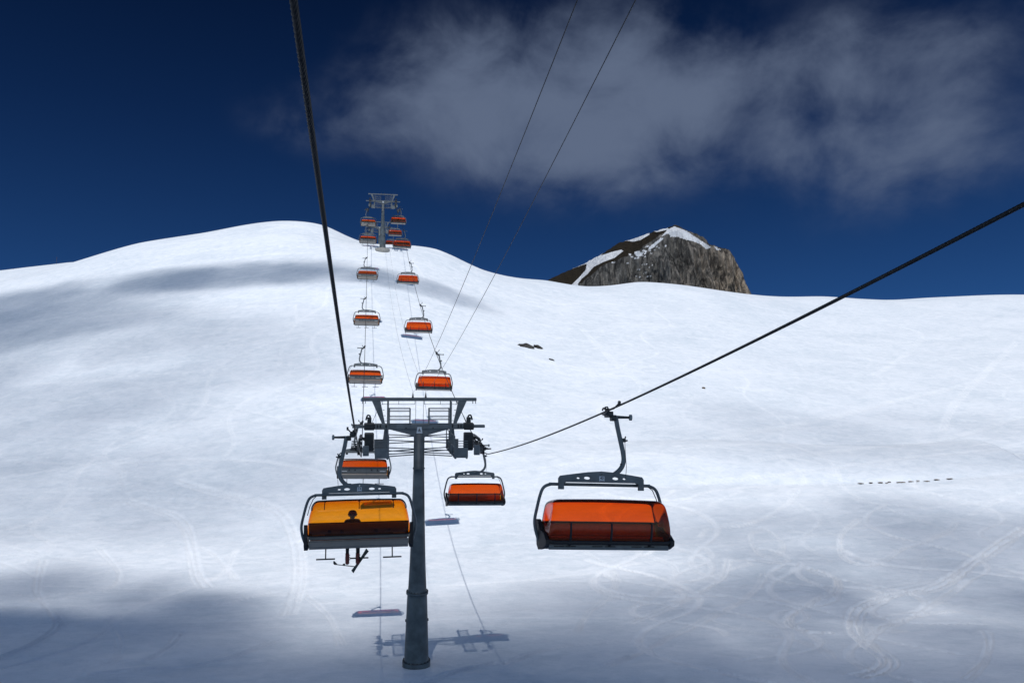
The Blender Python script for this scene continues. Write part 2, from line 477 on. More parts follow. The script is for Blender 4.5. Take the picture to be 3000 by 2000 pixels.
def stamp(path, width, depth, churn, rim=.6):
    """press a ski track along a ground path into the snow sheet"""
    P = np.array([(p[0], p[1]) for p in path])
    for a, b in zip(P[:-1], P[1:]):
        R_ = width*3+.05
        c = (a+b)/2; L = np.linalg.norm(b-a)/2+R_
        rc = np.hypot(*c); ac = math.atan2(c[0], c[1])
        i0, i1 = np.searchsorted(az, [ac-L/rc, ac+L/rc]); j0, j1 = np.searchsorted(rr, [rc-L, rc+L])
        if i1 <= i0 or j1 <= j0: continue
        X = GX[i0:i1, j0:j1]; Y = GY[i0:i1, j0:j1]
        ab = b-a; t = np.clip(((X-a[0])*ab[0]+(Y-a[1])*ab[1])/(ab@ab+1e-9), 0, 1)
        d = np.hypot(X-a[0]-t*ab[0], Y-a[1]-t*ab[1])/width
        d = d*(1+.5*fbm(X*1.3, Y*1.3, 3, 77)); groove = -depth*np.exp(-(d/.8)**2) + rim*depth*np.exp(-((d-1.5)/.6)**2)
        DZ[i0:i1, j0:j1] = np.where(np.abs(groove) > np.abs(DZ[i0:i1, j0:j1]), groove, DZ[i0:i1, j0:j1])
        CH[i0:i1, j0:j1] = np.maximum(CH[i0:i1, j0:j1], churn*np.exp(-(d/1.15)**2)*(.55+.9*np.clip(fbm(X*.9, Y*.9, 3, 91)+.5, 0, 1)))
DZ = np.zeros_like(GZ)

# ski tracks, each followed on the slope (sight lines walked down to the ground)
TRACKS = [
 # lower right turns: (points, width, depth, churn)
 ([(2340, 1440), (2310, 1480), (2230, 1520), (2170, 1540), (2080, 1550), (2050, 1575)], .5, .10, .8),
 ([(2100, 1535), (2230, 1545), (2290, 1590), (2270, 1630), (2220, 1620), (2200, 1570), (2240, 1545)], .45, .09, .6),
 ([(2190, 1640), (2330, 1655), (2440, 1690), (2450, 1730), (2390, 1760), (2320, 1800), (2315, 1830), (2370, 1850), (2440, 1855)], .6, .13, 1.),
 ([(2135, 1640), (2120, 1690), (2060, 1730), (1960, 1780), (1850, 1825)], .6, .12, .9),
 ([(2240, 1680), (2220, 1720), (2150, 1775), (2080, 1810), (1980, 1860), (1860, 1920), (1780, 1950)], .4, .08, .9),
 ([(1940, 1715), (2080, 1690), (2150, 1665), (2200, 1650)], .4, .08, .8),
 ([(2500, 1470), (2560, 1480), (2700, 1490)], .5, .08, .6),
 ([(2520, 1520), (2470, 1560), (2460, 1600), (2480, 1640), (2540, 1655), (2590, 1650)], .5, .1, .8),
 ([(2590, 1640), (2640, 1610), (2700, 1590), (2770, 1560), (2800, 1530)], .45, .09, .7),
 ([(2990, 1450), (2880, 1490), (2840, 1510)], .4, .08, .8),
 ([(3000, 1550), (2960, 1580), (2900, 1620), (2850, 1650), (2790, 1700), (2720, 1730), (2620, 1745), (2550, 1770), (2510, 1800), (2505, 1850), (2560, 1900), (2600, 1930), (2590, 1960), (2520, 1985)], .7, .14, 1.),
 ([(2800, 1790), (2690, 1805), (2600, 1830), (2545, 1870), (2530, 1900)], .55, .12, 1.),
 ([(2650, 1845), (2590, 1850), (2690, 1800), (2780, 1740), (2840, 1700)], .4, .08, .7),
 ([(2890, 1850), (2900, 1880), (2880, 1940), (2830, 1990)], .5, .1, .8),
 ([(2060, 1810), (2150, 1840), (2300, 1870), (2400, 1900), (2440, 1930)], .35, .07, .7),
 ([(1600, 1560), (1720, 1620), (1800, 1680), (1790, 1740), (1730, 1790), (1690, 1850)], .4, .08, .5),
 ([(1900, 1630), (1980, 1665), (1930, 1730), (1860, 1780)], .5, .09, .6),
 ([(1960, 1500), (2060, 1450), (2180, 1430), (2340, 1420)], .35, .06, .6),
 ([(2010, 1515), (2090, 1480), (2180, 1440)], .35, .06, .5),
 # lower left turns
 ([(130, 1640), (110, 1730), (160, 1800), (170, 1840), (90, 1890), (0, 1930)], .6, .11, .8),
 ([(290, 1605), (340, 1660), (350, 1700), (300, 1730), (170, 1740), (90, 1760)], .5, .1, .9),
 ([(380, 1468), (450, 1490), (530, 1530), (560, 1600), (580, 1690), (600, 1720)], .7, .12, 1.),
 ([(560, 1600), (620, 1620), (670, 1670), (690, 1700)], .5, .1, .9),
 ([(420, 1620), (470, 1600), (540, 1590)], .4, .08, .8),
 ([(520, 1410), (620, 1440), (740, 1470), (830, 1510), (870, 1590), (880, 1680), (860, 1770), (850, 1800)], .8, .12, 1.),
 ([(890, 1740), (960, 1800), (990, 1860), (1000, 1890)], .45, .1, 1.),
 ([(900, 1750), (960, 1730), (1060, 1700)], .35, .06, .6),
 ([(320, 1820), (350, 1880), (340, 1930), (310, 1950)], .5, .09, .7),
 ([(530, 1850), (500, 1890), (430, 1930), (300, 1945)], .5, .09, .7),
 ([(800, 1880), (700, 1920), (560, 1950), (420, 1960), (260, 1975)], .5, .08, .7),
 ([(330, 1805), (500, 1790), (640, 1770), (800, 1735)], .4, .07, .7),
 ([(70, 1660), (90, 1625), (140, 1590)], .3, .07, .4),
 ([(190, 1570), (250, 1555), (290, 1510), (330, 1480), (380, 1420)], .3, .08, .3),
 ([(0, 1610), (60, 1600), (200, 1640), (280, 1615)], .3, .06, .5),
 ([(1480, 1950), (1560, 1915), (1680, 1890), (1800, 1880)], .4, .07, .7),
 ([(1240, 2000), (1360, 1960), (1500, 1935)], .4, .07, .6),
 # faint long traverses high on the slope
 ([(250, 1330), (340, 1370), (380, 1460), (420, 1500)], .6, .08, .5),
 ([(640, 1060), (700, 1110), (860, 1160), (960, 1190)], .6, .08, .5),
 ([(0, 1330), (200, 1310), (500, 1250), (800, 1200)], .6, .07, .45),
 ([(100, 1190), (350, 1150), (560, 1120), (700, 1090)], .6, .07, .4),
 ([(1700, 960), (1760, 1020), (1830, 1090), (1900, 1130)], .8, .08, .5),
 ([(2050, 1300), (2300, 1250), (2600, 1180), (2850, 1120)], .7, .08, .5),
 ([(2200, 1370), (2450, 1340), (2700, 1300), (2990, 1220)], .7, .08, .5),
 ([(2980, 1000), (2900, 1080), (2800, 1180), (2760, 1260)], .7, .09, .6),
 ([(2600, 950), (2700, 980), (2640, 1050), (2560, 1100)], .7, .08, .5),
 ([(1620, 1380), (1800, 1360), (2050, 1330), (2300, 1310)], .6, .06, .4),
 ([(2050, 1420), (2300, 1400), (2600, 1370), (3000, 1330)], .6, .07, .5),
 ([(300, 1700), (360, 1640), (420, 1600)], .3, .05, .4),
]
for pts, wd, dp, chv in TRACKS:
    G = [to_ground(*p) for p in pts]; G = [g for g in G if g is not None]
    if len(G) < 2: continue
    path = [(p.x, p.y) for p in spline([(g[0], g[1], 0) for g in G], 9)]
    for off in ((-.2, .05, .2) if wd < .7 else (-.45, -.15, .12, .4)):
        jit = []
        for i, p in enumerate(path):
            q = path[min(i+1, len(path)-1)]; o_ = path[max(i-1, 0)]
            t = np.array([q[0]-o_[0], q[1]-o_[1]]); t /= (np.linalg.norm(t)+1e-6)
            k = off + .06*math.sin(i*.23+off*9)
            jit.append((p[0]-t[1]*k, p[1]+t[0]*k))
        stamp(jit, wd*random.uniform(.15, .24), dp*random.uniform(.45, .9)*(.7 if pts[0][0] < 1100 else 1.), chv*random.uniform(.75, 1.15)*(.55 if pts[0][0] < 1100 else 1.))
# linked turns of many skiers, swinging down the fall line
for k in range(22):
    x0 = random.uniform(-70, 90); y0 = random.uniform(75, 185); ph = random.uniform(0, 6.3); amp = random.uniform(.25, .95); wl = random.uniform(11, 26)
    drift = random.uniform(-.35, .35); L = random.uniform(25, 95); wd = random.uniform(.11, .16); ch = random.uniform(.2, .6); dp = random.uniform(.03, .07)
    pth = []; q = 0.
    while q < L and y0 > 44:
        a = drift+amp*math.sin(ph+q*2*PI/wl); pth.append((x0, y0)); x0 += 1.1*math.sin(a); y0 -= 1.1*math.cos(a); q += 1.1
    for off in (-.14, .14):
        if len(pth) > 3: stamp([(p[0]+off, p[1]+off*.5) for p in pth], wd, dp, ch)
# wide swinging turns on the gentle ground below the path
for k in range(16):
    x0 = random.uniform(4, 52); y0 = random.uniform(66, 92); ph = random.uniform(0, 6.3); amp = random.uniform(.7, 1.25); wl = random.uniform(14, 30); drift = random.uniform(-.5, .5)
    pth = []; q = 0.
    while q < random.uniform(25, 60) and y0 > 44:
        a = drift+amp*math.sin(ph+q*2*PI/wl); pth.append((x0, y0)); x0 += .9*math.sin(a); y0 -= .9*math.cos(a); q += .9
    c_ = random.uniform(.5, 1.)
    for off in (-.17, .05, .2):
        if len(pth) > 3: stamp([(p[0]+off, p[1]+off*.5) for p in pth], random.uniform(.1, .17), .06, c_)
# many old, wind-softened traverses
for k in range(150):
    x0 = random.uniform(-75, 95); y0 = random.uniform(58, 178)
    L = random.uniform(6, 30); a = random.uniform(-.35, .35) + (PI if random.random() < .5 else 0); cv = random.uniform(-.06, .06)
    pth = []
    for i in range(int(L/.8)):
        pth.append((x0, y0)); x0 += .8*math.cos(a); y0 += .8*math.sin(a)*.8; a += cv*.5
    stamp(pth, random.uniform(.12, .28), random.uniform(.02, .06), random.uniform(.15, .6))
# fine streaks slanting across the slope
for k in range(330):
    x0 = random.uniform(-80, 100); y0 = random.uniform(52, 185); L = random.uniform(8, 45); a = random.gauss(.22 if x0 > -20 else .05, .16); cv = random.uniform(-.012, .012)
    pth = []
    for i in range(int(L/1.6)):
        pth.append((x0, y0)); x0 += 1.6*math.cos(a); y0 += 1.6*math.sin(a); a += cv
    stamp(pth, random.uniform(.09, .2), random.uniform(.01, .04), random.uniform(.12, .55))
# the cut edge of a traversing path low on the slope
EDGE = [to_ground(*p) for p in [(1330, 1436), (1600, 1430), (1900, 1425), (2200, 1421), (2500, 1418), (2780, 1406), (3050, 1385)]]
for a, b in zip(EDGE[:-1], EDGE[1:]):
    sel = (GX >= a[0]) & (GX < b[0])
    t = (GX-a[0])/(b[0]-a[0]); ye = a[1]+t*(b[1]-a[1]); d = GY-ye
    fx = np.clip((GX-EDGE[0][0])/25, 0, 1)
    up = np.clip(d, 0, 14); dn = np.clip(-d, 0, 10)
    DZ[sel] += (fx*(.26*up*(1-up/14)+.09*dn*(1-dn/10)))[sel]
GZ += DZ

def add_grid(name, X, Y, Z, mat, attrs=None, wrap=False):
    nu, nv = X.shape
    me = bpy.data.meshes.new(name)
    co = np.stack([X, Y, Z], -1).reshape(-1, 3)
    I = np.arange(nu*nv).reshape(nu, nv)
    if wrap: I = np.vstack([I, I[:1]])
    q = np.stack([I[:-1, :-1], I[1:, :-1], I[1:, 1:], I[:-1, 1:]], -1).reshape(-1, 4)
    me.vertices.add(len(co)); me.vertices.foreach_set('co', co.ravel())
    me.loops.add(q.size); me.loops.foreach_set('vertex_index', q.ravel().astype(np.int32))
    me.polygons.add(len(q)); me.polygons.foreach_set('loop_start', np.arange(0, q.size, 4, dtype=np.int32))
    me.polygons.foreach_set('loop_total', np.full(len(q), 4, dtype=np.int32))
    me.polygons.foreach_set('use_smooth', np.ones(len(q), bool))
    for k, v in (attrs or {}).items():
        at = me.attributes.new(k, 'FLOAT', 'POINT'); at.data.foreach_set('value', v.ravel().astype(np.float32))
    me.materials.append(mat); me.update(); me.validate()
    o = bpy.data.objects.new(name, me); COL.objects.link(o)
    return o

slope = add_grid('snow_slope', GX[:, ::-1], GY[:, ::-1], GZ[:, ::-1], M_SNOW, {'churn': CH[:, ::-1]}, wrap=True)
tag(slope, kind='structure')
gz = lambda x, y: float(ground(np.array([x]), np.array([y]))[0])

# a farther snow ridge that shows at the left edge of the slope
RX = [-900, -500, -200, 0, 100, 204, 330, 500, 700]
RY = [870, 846, 815, 791, 779, 767, 757, 752, 770]
tt = np.linspace(0, 1, 200)
rx = np.interp(tt, np.linspace(0, 1, len(RX)), RX); ry = np.interp(tt, np.linspace(0, 1, len(RX)), RY)
crest = np.array([un(a, b, 330) for a, b in zip(rx, ry)])
vv = np.linspace(-1, 1, 60)
X = crest[:, None, 0]+0*vv; Y = crest[:, None, 1]+vv*130
Z = crest[:, None, 2]-60*vv**2-np.where(vv < 0, 58., 20.)*np.abs(vv) + .5*fbm(X/25, Y/25, 4, 5)*np.abs(vv)
tag(add_grid('far_snow_ridge', X, Y, Z, M_SNOW2), kind='structure')

# ------------------------------------------------------------------ rocky peak behind the saddle
def peak():
    D0 = 700.
    S = [(1500, 870), (1560, 842), (1585, 827), (1640, 797), (1700, 770), (1760, 742), (1815, 704), (1860, 692), (1905, 680), (1950, 668), (1966, 663), (1976, 656), (1990, 659), (2003, 673), (2012, 678), (2040, 692), (2075, 716), (2098, 726), (2115, 728), (2135, 738), (2152, 760), (2165, 785), (2178, 815), (2190, 840), (2203, 864), (2225, 900)]
    C = [(1500, 873), (1560, 862), (1585, 850), (1640, 842), (1700, 838), (1760, 790), (1815, 770), (1850, 762), (1880, 740), (1920, 715), (1960, 698), (1985, 697), (2010, 702), (2045, 714), (2072, 730), (2098, 734), (2115, 738), (2135, 746), (2152, 768), (2165, 792), (2178, 822), (2190, 846), (2203, 869), (2225, 905)]
    nu, n1, n2, n3 = 420, 150, 90, 26
    px = np.linspace(1500, 2225, nu)
    s = np.interp(px, *zip(*S)); c = np.interp(px, *zip(*C))
    c = np.maximum(c, s+3) + 3*fbm(px/14, px*0, 4, 2)
    s = s + 2.2*fbm(px/9, px*0+3, 4, 9)
    bow = -34*np.sin(np.clip((px-1640)/560, 0, 1)*PI)*.6        # the face bulges towards the valley
    base = np.array([un(p, 1000, D0) for p in px])
    top = np.array([un(p, q, D0) for p, q in zip(px, c)])
    sm = np.array([un(p, q, D0) for p, q in zip(px, s)])
    for _ in range(3):                                           # the ridge line stands farther back than the cliff edge
        sm = np.array([un(p, q, D0+(b_+max((a_[2]-c_[2])*1.5, 2.))*.97) for p, q, a_, b_, c_ in zip(px, s, sm, bow, top)])
    mpp = D0/F
    ux = (px-1500)/725.
    flute = 15*fbm(px/30, px*0+1.5, 5, 21, .62)
    rowsX = []; rowsY = []; rowsZ = []; part = []
    for j in range(n1):                                          # cliff, foot to edge
        v = j/n1
        z = base[:, 2]-20+(top[:, 2]-base[:, 2]+20)*v
        cr = 9.*fbm(px/22+z/60, z/26, 5, 31, .6) + 5*np.abs(fbm(px/9+z/90, z/30, 4, 41))
        y = top[:, 1]+bow-(1-v)*16+flute*(1-.5*v)*.9+cr*(1-v**6)
        rowsX.append(top[:, 0]+0*z); rowsY.append(y); rowsZ.append(z); part.append(0)
    for j in range(n2):                                          # turf and snow slope, cliff edge to ridge
        v = j/n2
        z = top[:, 2]+(sm[:, 2]-top[:, 2])*v
        run = np.maximum((sm[:, 2]-top[:, 2])*1.5, 2.)
        y = top[:, 1]+bow+flute*.45*(1-v)+run*v + 1.3*fbm(px/11, np.full(nu, v*6.), 4, 51)*np.sin(v*PI)
        # keep the profile where it stands while the slope leans back
        rowsX.append(top[:, 0]+(sm[:, 0]-top[:, 0])*v); rowsY.append(y); rowsZ.append(z); part.append(1)
    lastY = rowsY[-1]
    for j in range(n3):
        v = (j+1)/n3
        rowsX.append(sm[:, 0]); rowsY.append(lastY+160*v); rowsZ.append(sm[:, 2]-(sm[:, 2]-base[:, 2]+30)*v**1.4); part.append(2)
    X = np.array(rowsX).T; Y = np.array(rowsY).T; Z = np.array(rowsZ).T
    # where each point shows in the survey picture, used to lay the snow fields out on the mountain
    rel = np.stack([X-CAM[0], Y-CAM[1], Z-CAM[2]], -1)
    dep = rel @ _w; PX = 1500+F*(rel @ _r)/dep; PY = 1000-F*(rel @ _u)/dep
    part = np.array(part)[None, :]+0*X
    snow = np.zeros_like(X)
    def inside(poly):
        r = np.zeros(X.shape, bool); m = len(poly)
        for i in range(m):
            (x1, y1), (x2, y2) = poly[i], poly[(i+1) % m]
            cnd = ((y1 > PY) != (y2 > PY)) & (PX < (x2-x1)*(PY-y1)/((y2-y1) or 1e-9)+x1)
            r ^= cnd
        return r
    k = 3.459
    def cr_(pts): return [(1560+a/k, 640+b/k) for a, b in pts]
    for poly in (
        [(360, 705), (470, 600), (540, 520), (550, 460), (510, 470), (400, 510), (540, 420), (660, 360), (735, 330), (690, 375), (800, 340), (900, 315), (920, 330), (830, 400), (720, 440), (620, 490), (560, 560), (500, 610), (430, 700)],
        [(900, 235), (1000, 200), (1190, 140), (1185, 165), (1090, 220), (1020, 235), (960, 225)],
        [(1230, 130), (1370, 92), (1390, 110), (1260, 138)],
        [(1310, 180), (1370, 110), (1440, 80), (1560, 125), (1640, 180), (1810, 290), (1760, 312), (1700, 260), (1640, 235), (1500, 200), (1470, 185), (1400, 190), (1380, 150)],
        [(1840, 280), (1915, 315), (1870, 325)],
        [(1180, 290), (1300, 195), (1330, 200), (1220, 300), (1170, 320)],
        [(1030, 340), (1080, 325), (1130, 380), (1050, 380)], [(990, 380), (1030, 385), (1010, 400)],
        [(100, 645), (190, 605), (110, 648)], [(800, 440), (850, 445), (810, 452)], [(440, 680), (470, 660), (460, 680)],
    ):
        snow[inside(cr_(poly))] = 1.
    for _ in range(34):
        a = random.uniform(0, 1); qx = 1560+(990+a*350+random.uniform(-60, 60))/k; qy = 640+(400-a*200+random.uniform(-40, 60))/k
        snow[np.hypot((PX-qx)/random.uniform(1.2, 4.5), (PY-qy)/random.uniform(1., 3.)) < 1] = 1.
    for _ in range(14):
        qx = 1560+random.uniform(1050, 1220)/k; qy = 640+random.uniform(440, 620)/k
        snow[np.hypot((PX-qx)/2.2, (PY-qy)/1.5) < 1] = 1.
    snow[(part == 2)] = .9
    turf = np.clip((part >= 1)*1. - np.clip((PX-1960)/40, 0, 1)*.6, 0, 1)*1.
    turf = np.maximum(turf, np.clip((1760-PX)/160, 0, 1)*.5)
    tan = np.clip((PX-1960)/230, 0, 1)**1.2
    o = add_grid('rock_peak', X, Y, Z, M_ROCK, {'snow': snow, 'turf': turf, 'tan': tan})
    tag(o, kind='structure')
peak()

# ------------------------------------------------------------------ lift line geometry (relative to the camera eye, then raised by CAM)
AX = -.173                      # plan slope of the line
HEAD = math.atan2(-AX, 1)                      # plan heading of the line, turned left of +Y
Y1, Z1, Y2, Z2, Y3, Z3 = 45.5, 3.56, 166.3, 64.3, 218.3, 77.2
def line_x(side, y):
    d = np.asarray(y, float)-Y1
    v = (-8.12 if side < 0 else -1.66)+np.where(d < 0, -.1684 if side < 0 else -.1705, AX)*d
    return float(v) if v.ndim == 0 else v
def rope_raw(y):
    y = np.asarray(y, float)
    a = Z1+.058*(y-Y1)+.001*(y-Y1)**2
    t = (y-Y1)/(Y2-Y1); b = Z1+(Z2-Z1)*t-4*4.8*t*(1-t)
    t = (y-Y2)/(Y3-Y2); c = Z2+(Z3-Z2)*t-4*.7*t*(1-t)
    d = Z3+.22*(y-Y3)-.0006*(y-Y3)**2
    return np.where(y < Y1, a, np.where(y < Y2, b, np.where(y < Y3, c, d)))
def rope_z(y):
    k = np.linspace(-2.3, 2.3, 41)
    return float(np.mean(rope_raw(y+k)))
def rope_pt(side, y): return Vector((line_x(side, y), y, rope_z(y)+CAM[2]))

def strand_rope(name, side, fine0, fine1, label):
    ys = np.r_[np.arange(-42, fine0, 1.), np.arange(fine0, fine1, .012 if side < 0 else .02), np.arange(fine1, 330, .5)]
    zs = np.array([rope_z(y) for y in np.arange(-43, 332, .25)]); zg = np.arange(-43, 332, .25)
    z = np.interp(ys, zg, zs)+CAM[2]; x = line_x(side, ys)
    P = np.stack([x, ys, z], -1); T = np.gradient(P, axis=0); T /= np.linalg.norm(T, axis=1)[:, None]
    s = np.r_[0, np.cumsum(np.linalg.norm(np.diff(P, axis=0), axis=1))]
    up = np.array([0, 0, 1.]); Nn = up-T*(T@up)[:, None]; Nn /= np.linalg.norm(Nn, axis=1)[:, None]; B = np.cross(T, Nn)
    m = 36; th = np.arange(m)/m*2*PI
    tw = s*2*PI/.33
    fine = ((ys >= fine0) & (ys <= fine1)).astype(float)
    lob = np.abs(np.cos(3*(th[None, :]-tw[:, None])))
    rad = .0245*(1-fine[:, None]*.26*(1-lob**.7))
    V = P[:, None, :]+rad[..., None]*(np.cos(th)[None, :, None]*Nn[:, None, :]+np.sin(th)[None, :, None]*B[:, None, :])
    o = add_grid(name, V[..., 0].T, V[..., 1].T, V[..., 2].T, M_ROPE, wrap=True)
    tag(o, label, 'rope', 'haul ropes of the chairlift')
strand_rope('haul_rope', -1, 2., 24., 'thick dark twisted steel rope hanging steeply overhead, running down to the skier and near tower')
strand_rope('haul_rope', 1, 5., 24., 'dark steel rope rising from the near tower and holding up chair 43')

# two signal cables strung over the tower tops
for off, lab in ((-.36, 'thin black cable over the towers, crossing the sky nearer the thick twisted rope'), (.32, 'thin black cable over the towers, crossing the middle of the pale cloud')):
    b = MB()
    pts = []
    for y in np.arange(-40, 219, 2.):
        if y < Y1: zz = 6.95-.015*(Y1-y)+.00036*(Y1-y)**2-.00056*(y+40)*(Y1-y)
        elif y < Y2:
            t = (y-Y1)/(Y2-Y1); zz = 6.95+(Z2+3.0-6.95)*t-4*5.4*t*(1-t)
        else:
            t = (y-Y2)/(Y3-Y2); zz = Z2+3.0+(Z3-Z2)*t-4*.9*t*(1-t)
        pts.append(((line_x(-1, y)+line_x(1, y))/2-.12+off, y, zz+CAM[2]))
    b.tube(pts, .0064, 6)
    tag(b.build('signal_cable', M_CABLE), lab, 'cable', 'signal cables over the towers')

# ------------------------------------------------------------------ chairs
CX = .13      # the seat hangs this far beside the rope
FRAME = [(-1.50, -3.40), (-1.63, -3.1), (-1.685, -2.78), (-1.62, -2.42), (-1.53, -2.08), (-1.44, -1.93), (-1.28, -1.865), (-1.1, -1.86)]
def bubble_profile(opened):
    if opened: return [(-.34, -3.06), (-.58, -2.94), (-.76, -2.72), (-.80, -2.50), (-.72, -2.30), (-.54, -2.14), (-.28, -2.06)]
    return [(.78, -3.27), (.88, -3.06), (.91, -2.80), (.88, -2.52), (.82, -2.36), (.66, -2.28), (.35, -2.255), (.02, -2.26), (-.2, -2.285), (-.31, -2.38), (-.335, -2.79)]

def make_chair(opened, footrests, number=None):
    t = empty('chairlift_chair', (0, 0, 0))
    # grip on the rope
    g = MB()
    g.tube([(0, -.38, -.01), (0, -.2, -.045), (0, -.1, -.05), (0, .1, -.05), (0, .2, -.045), (0, .38, -.01)], [.012, .03, .045, .045, .03, .012], 8)
    g.box((-.09, 0, -.07), (.17, .30, .13)); g.box((-.05, 0, .02), (.09, .16, .12)); g.box((-.2, .02, -.16), (.14, .2, .14))
    g.tube([(-.05, -.1, .05), (-.03, -.1, .11), (.03, -.1, .10), (.05, -.1, .04)], .022, 8)
    g.tube([(-.05, .1, .05), (-.03, .1, .11), (.03, .1, .10), (.05, .1, .04)], .022, 8)
    grip = g.build('grip', M_DARK, t)
    l = MB(); l.tube([(-.05, .08, .02), (-.16, .26, .06), (-.24, .4, .16)], .022, 8)
    l.lathe([(.045, -.03), (.055, -.02), (.055, .02), (.045, .03)], 12, Matrix.Translation((-.25, .42, .18)) @ Matrix.Rotation(PI/2, 4, 'Y'))
    l.build('lever', M_DARK, grip)
    g = MB(); g.tube([(-.14, 0, -.13), (-.4, 0, -.13), (-.66, 0, -.13)], [.045, .038, .03], 10)
    gb = g.build('guide_bar', M_DARK, t)
    g = MB(); g.lathe([(.06, -.035), (.078, -.028), (.078, .028), (.06, .035)], 16, Matrix.Translation((-.67, 0, -.13)) @ Matrix.Rotation(PI/2, 4, 'Y'))
    g.build('roller', M_GALV, gb)
    # hanger arm
    a = MB()
    a.tube(spline([(-.27, 0, -.1), (-.32, 0, -.4), (-.39, 0, -.73), (-.455, 0, -1.05), (-.465, 0, -1.25), (-.40, 0, -1.43), (-.24, 0, -1.58), (-.06, 0, -1.66)], 6), .062, 12, sy=.85)
    arm = a.build('hanger_arm', M_STEEL, t)
    a = MB(); a.box((-.47, 0, -.72), (.12, .05, .1)); a.rod((-.5, 0, -.72), (-.53, 0, -.62), .018); a.rod((-.52, 0, -.74), (-.58, 0, -.72), .02)
    a.box((-.43, .0, -1.36), (.1, .09, .1))
    a.tube([(-.49, .05, -.74), (-.50, .07, -1.1), (-.52, .06, -1.4), (-.50, .05, -1.68)], .007, 6)
    a.build('bracket', M_DARK, arm)
    # crossbeam plate with its lightening holes
    out = [(-1.1, -1.98), (-1.1, -1.72), (-1.06, -1.66), (-.9, -1.635), (-.35, -1.56), (0, -1.535), (.35, -1.56), (.9, -1.635), (1.06, -1.66), (1.1, -1.72), (1.1, -1.98), (.98, -1.98), (.98, -1.835), (.9, -1.80), (.35, -1.80), (-.35, -1.80), (-.9, -1.80), (-.98, -1.835), (-.98, -1.98)]
    out = [(x+CX, z) for x, z in out]
    holes = [ell(CX+sx*.37, -1.70, .095, .045) for sx in (-1, 1)]+[ell(CX+sx*.6, -1.705, .055, .03) for sx in (-1, 1)]+[ell(CX, -1.60, .022, .022)]
    cb = holed_plate('crossbeam', out, holes, .11, M_STEEL, t)
    for yy in (-.062, .062):
        c = MB(); c.tube([(CX+.035*math.cos(q), yy, -1.6+.035*math.sin(q)) for q in np.linspace(0, 2*PI, 17)], .008, 6); c.build('ring', M_GALV, cb)
    if number:
        for sy in (-1, 1):
            pl = MB(); pl.box((CX, sy*.064, -1.715), (.135, .012, .13)); pb = pl.build('number_plate', M_WHITE, t)
            lettering('lettering', number, .092, (CX, sy*.0735, -1.70), PI if sy > 0 else 0, M_INK, pb)
            q = MB(); q.box((CX, sy*.0735, -1.765), (.1, .006, .014)); q.build('stripe', M_BLUE, pb)
    # hoop frame
    f = MB()
    path = FRAME+[(-x, z) for x, z in reversed(FRAME)]
    P = spline([(CX+x, -.12, z) for x, z in path], 6)
    f.tube(P, .04, 12)
    fr = f.build('frame', M_STEEL, t)
    f = MB(); f.tube([(CX-1.25, -.09, -1.88), (CX-1.36, -.05, -1.97), (CX-1.46, -.05, -2.2), (CX-1.52, -.07, -2.45)], .012, 6); f.build('hose', M_RUBBER, fr)
    for k in (-.62, .62):
        f = MB(); f.box((CX+k, -.12, -1.86), (.5, .1, .05)); f.build('clamp', M_STEEL, fr)
    # backrest and seat
    b = MB()
    bt = -2.70 if opened else -2.815
    prof_ = [(-.15, -3.16), (-.215, -3.16), (-.30, bt-.045), (-.30, bt), (-.24, bt)]
    b.prism(prof_, 'x', CX-1.46, CX+1.46)
    back = b.build('backrest', M_BACK, t)
    b = MB()
    b.prism([(-.14, -3.15), (-.08, -3.10), (-.17, bt-.035), (-.232, bt-.005)], 'x', CX-1.43, CX+1.43)
    b.build('cushion', M_CUSH, back)
    for k in (-.86, -.5, .5, .86):
        b = MB(); b.box((CX+k, -.262, -2.94), (.10, .06, .09), Matrix.Rotation(-.23, 3, 'X')); b.build('slot', M_RUBBER, back)
    for k in (-1.18, 1.18):
        b = MB(); b.box((CX+k, -.247, -3.03), (.36, .02, .035), Matrix.Rotation(-.23, 3, 'X')); b.build('snow_gap_strip', M_WHITE, back)  # white strips stand in for bright snow showing through the gap under the backrest
    b = MB(); b.tube([(CX-1.47, -.27, bt), (CX+1.47, -.27, bt)], .03, 10)
    b.build('top_rail', M_RUBBER, back)
    s = MB()
    sp = [(.47, -3.20), (.48, -3.29), (.42, -3.40), (.2, -3.44), (-.1, -3.44), (-.24, -3.36), (-.30, -3.24), (-.26, -3.19)]
    s.prism(sp, 'x', CX-1.45, CX+1.45)
    seat = s.build('seat', M_SHELL, t)
    s = MB()
    s.prism([(-.2, -3.19), (.45, -3.198), (.49, -3.17), (.45, -3.13), (.1, -3.145), (-.1, -3.16)], 'x', CX-1.43, CX+1.43)
    s.build('cushion', M_CUSH, seat)
    s = MB(); s.box((CX, .66, -3.385), (2.98, .05, .12)); s.build('front_rail', M_STEEL, seat)
    for k in (-1.0, -.68, -.02, .3, .96, 1.24):
        s = MB(); s.box((CX+k, .688, -3.365), (.26, .01, .026)); s.build('slot', M_RUBBER, seat)
    s = MB(); s.box((CX, .57, -3.37), (2.7, .16, .03)); s.build('seat_edge', M_BACK, seat)
    # side panels
    for sx in (-1, 1):
        p = MB()
        p.prism([(-.36, -2.72), (-.2, -2.74), (.1, -2.98), (.55, -3.06), (.82, -3.22), (.8, -3.33), (.5, -3.42), (-.1, -3.46), (-.3, -3.34), (-.36, -3.1)], 'x', CX+sx*1.50, CX+sx*1.60)
        p.build('side_panel', M_RUBBER, t)
    # bubble
    pr = [Vector((0, y, z)) for y, z in bubble_profile(opened)]
    pr = spline(pr, 4)
    cen = Vector((0, -.05 if opened else .25, -2.9))
    zt = max(p.z for p in pr)
    def wid(z): return 1.52-.13*max(0., (z+3.25)/(zt+3.25))**1.5
    rnd = .2
    cols = []
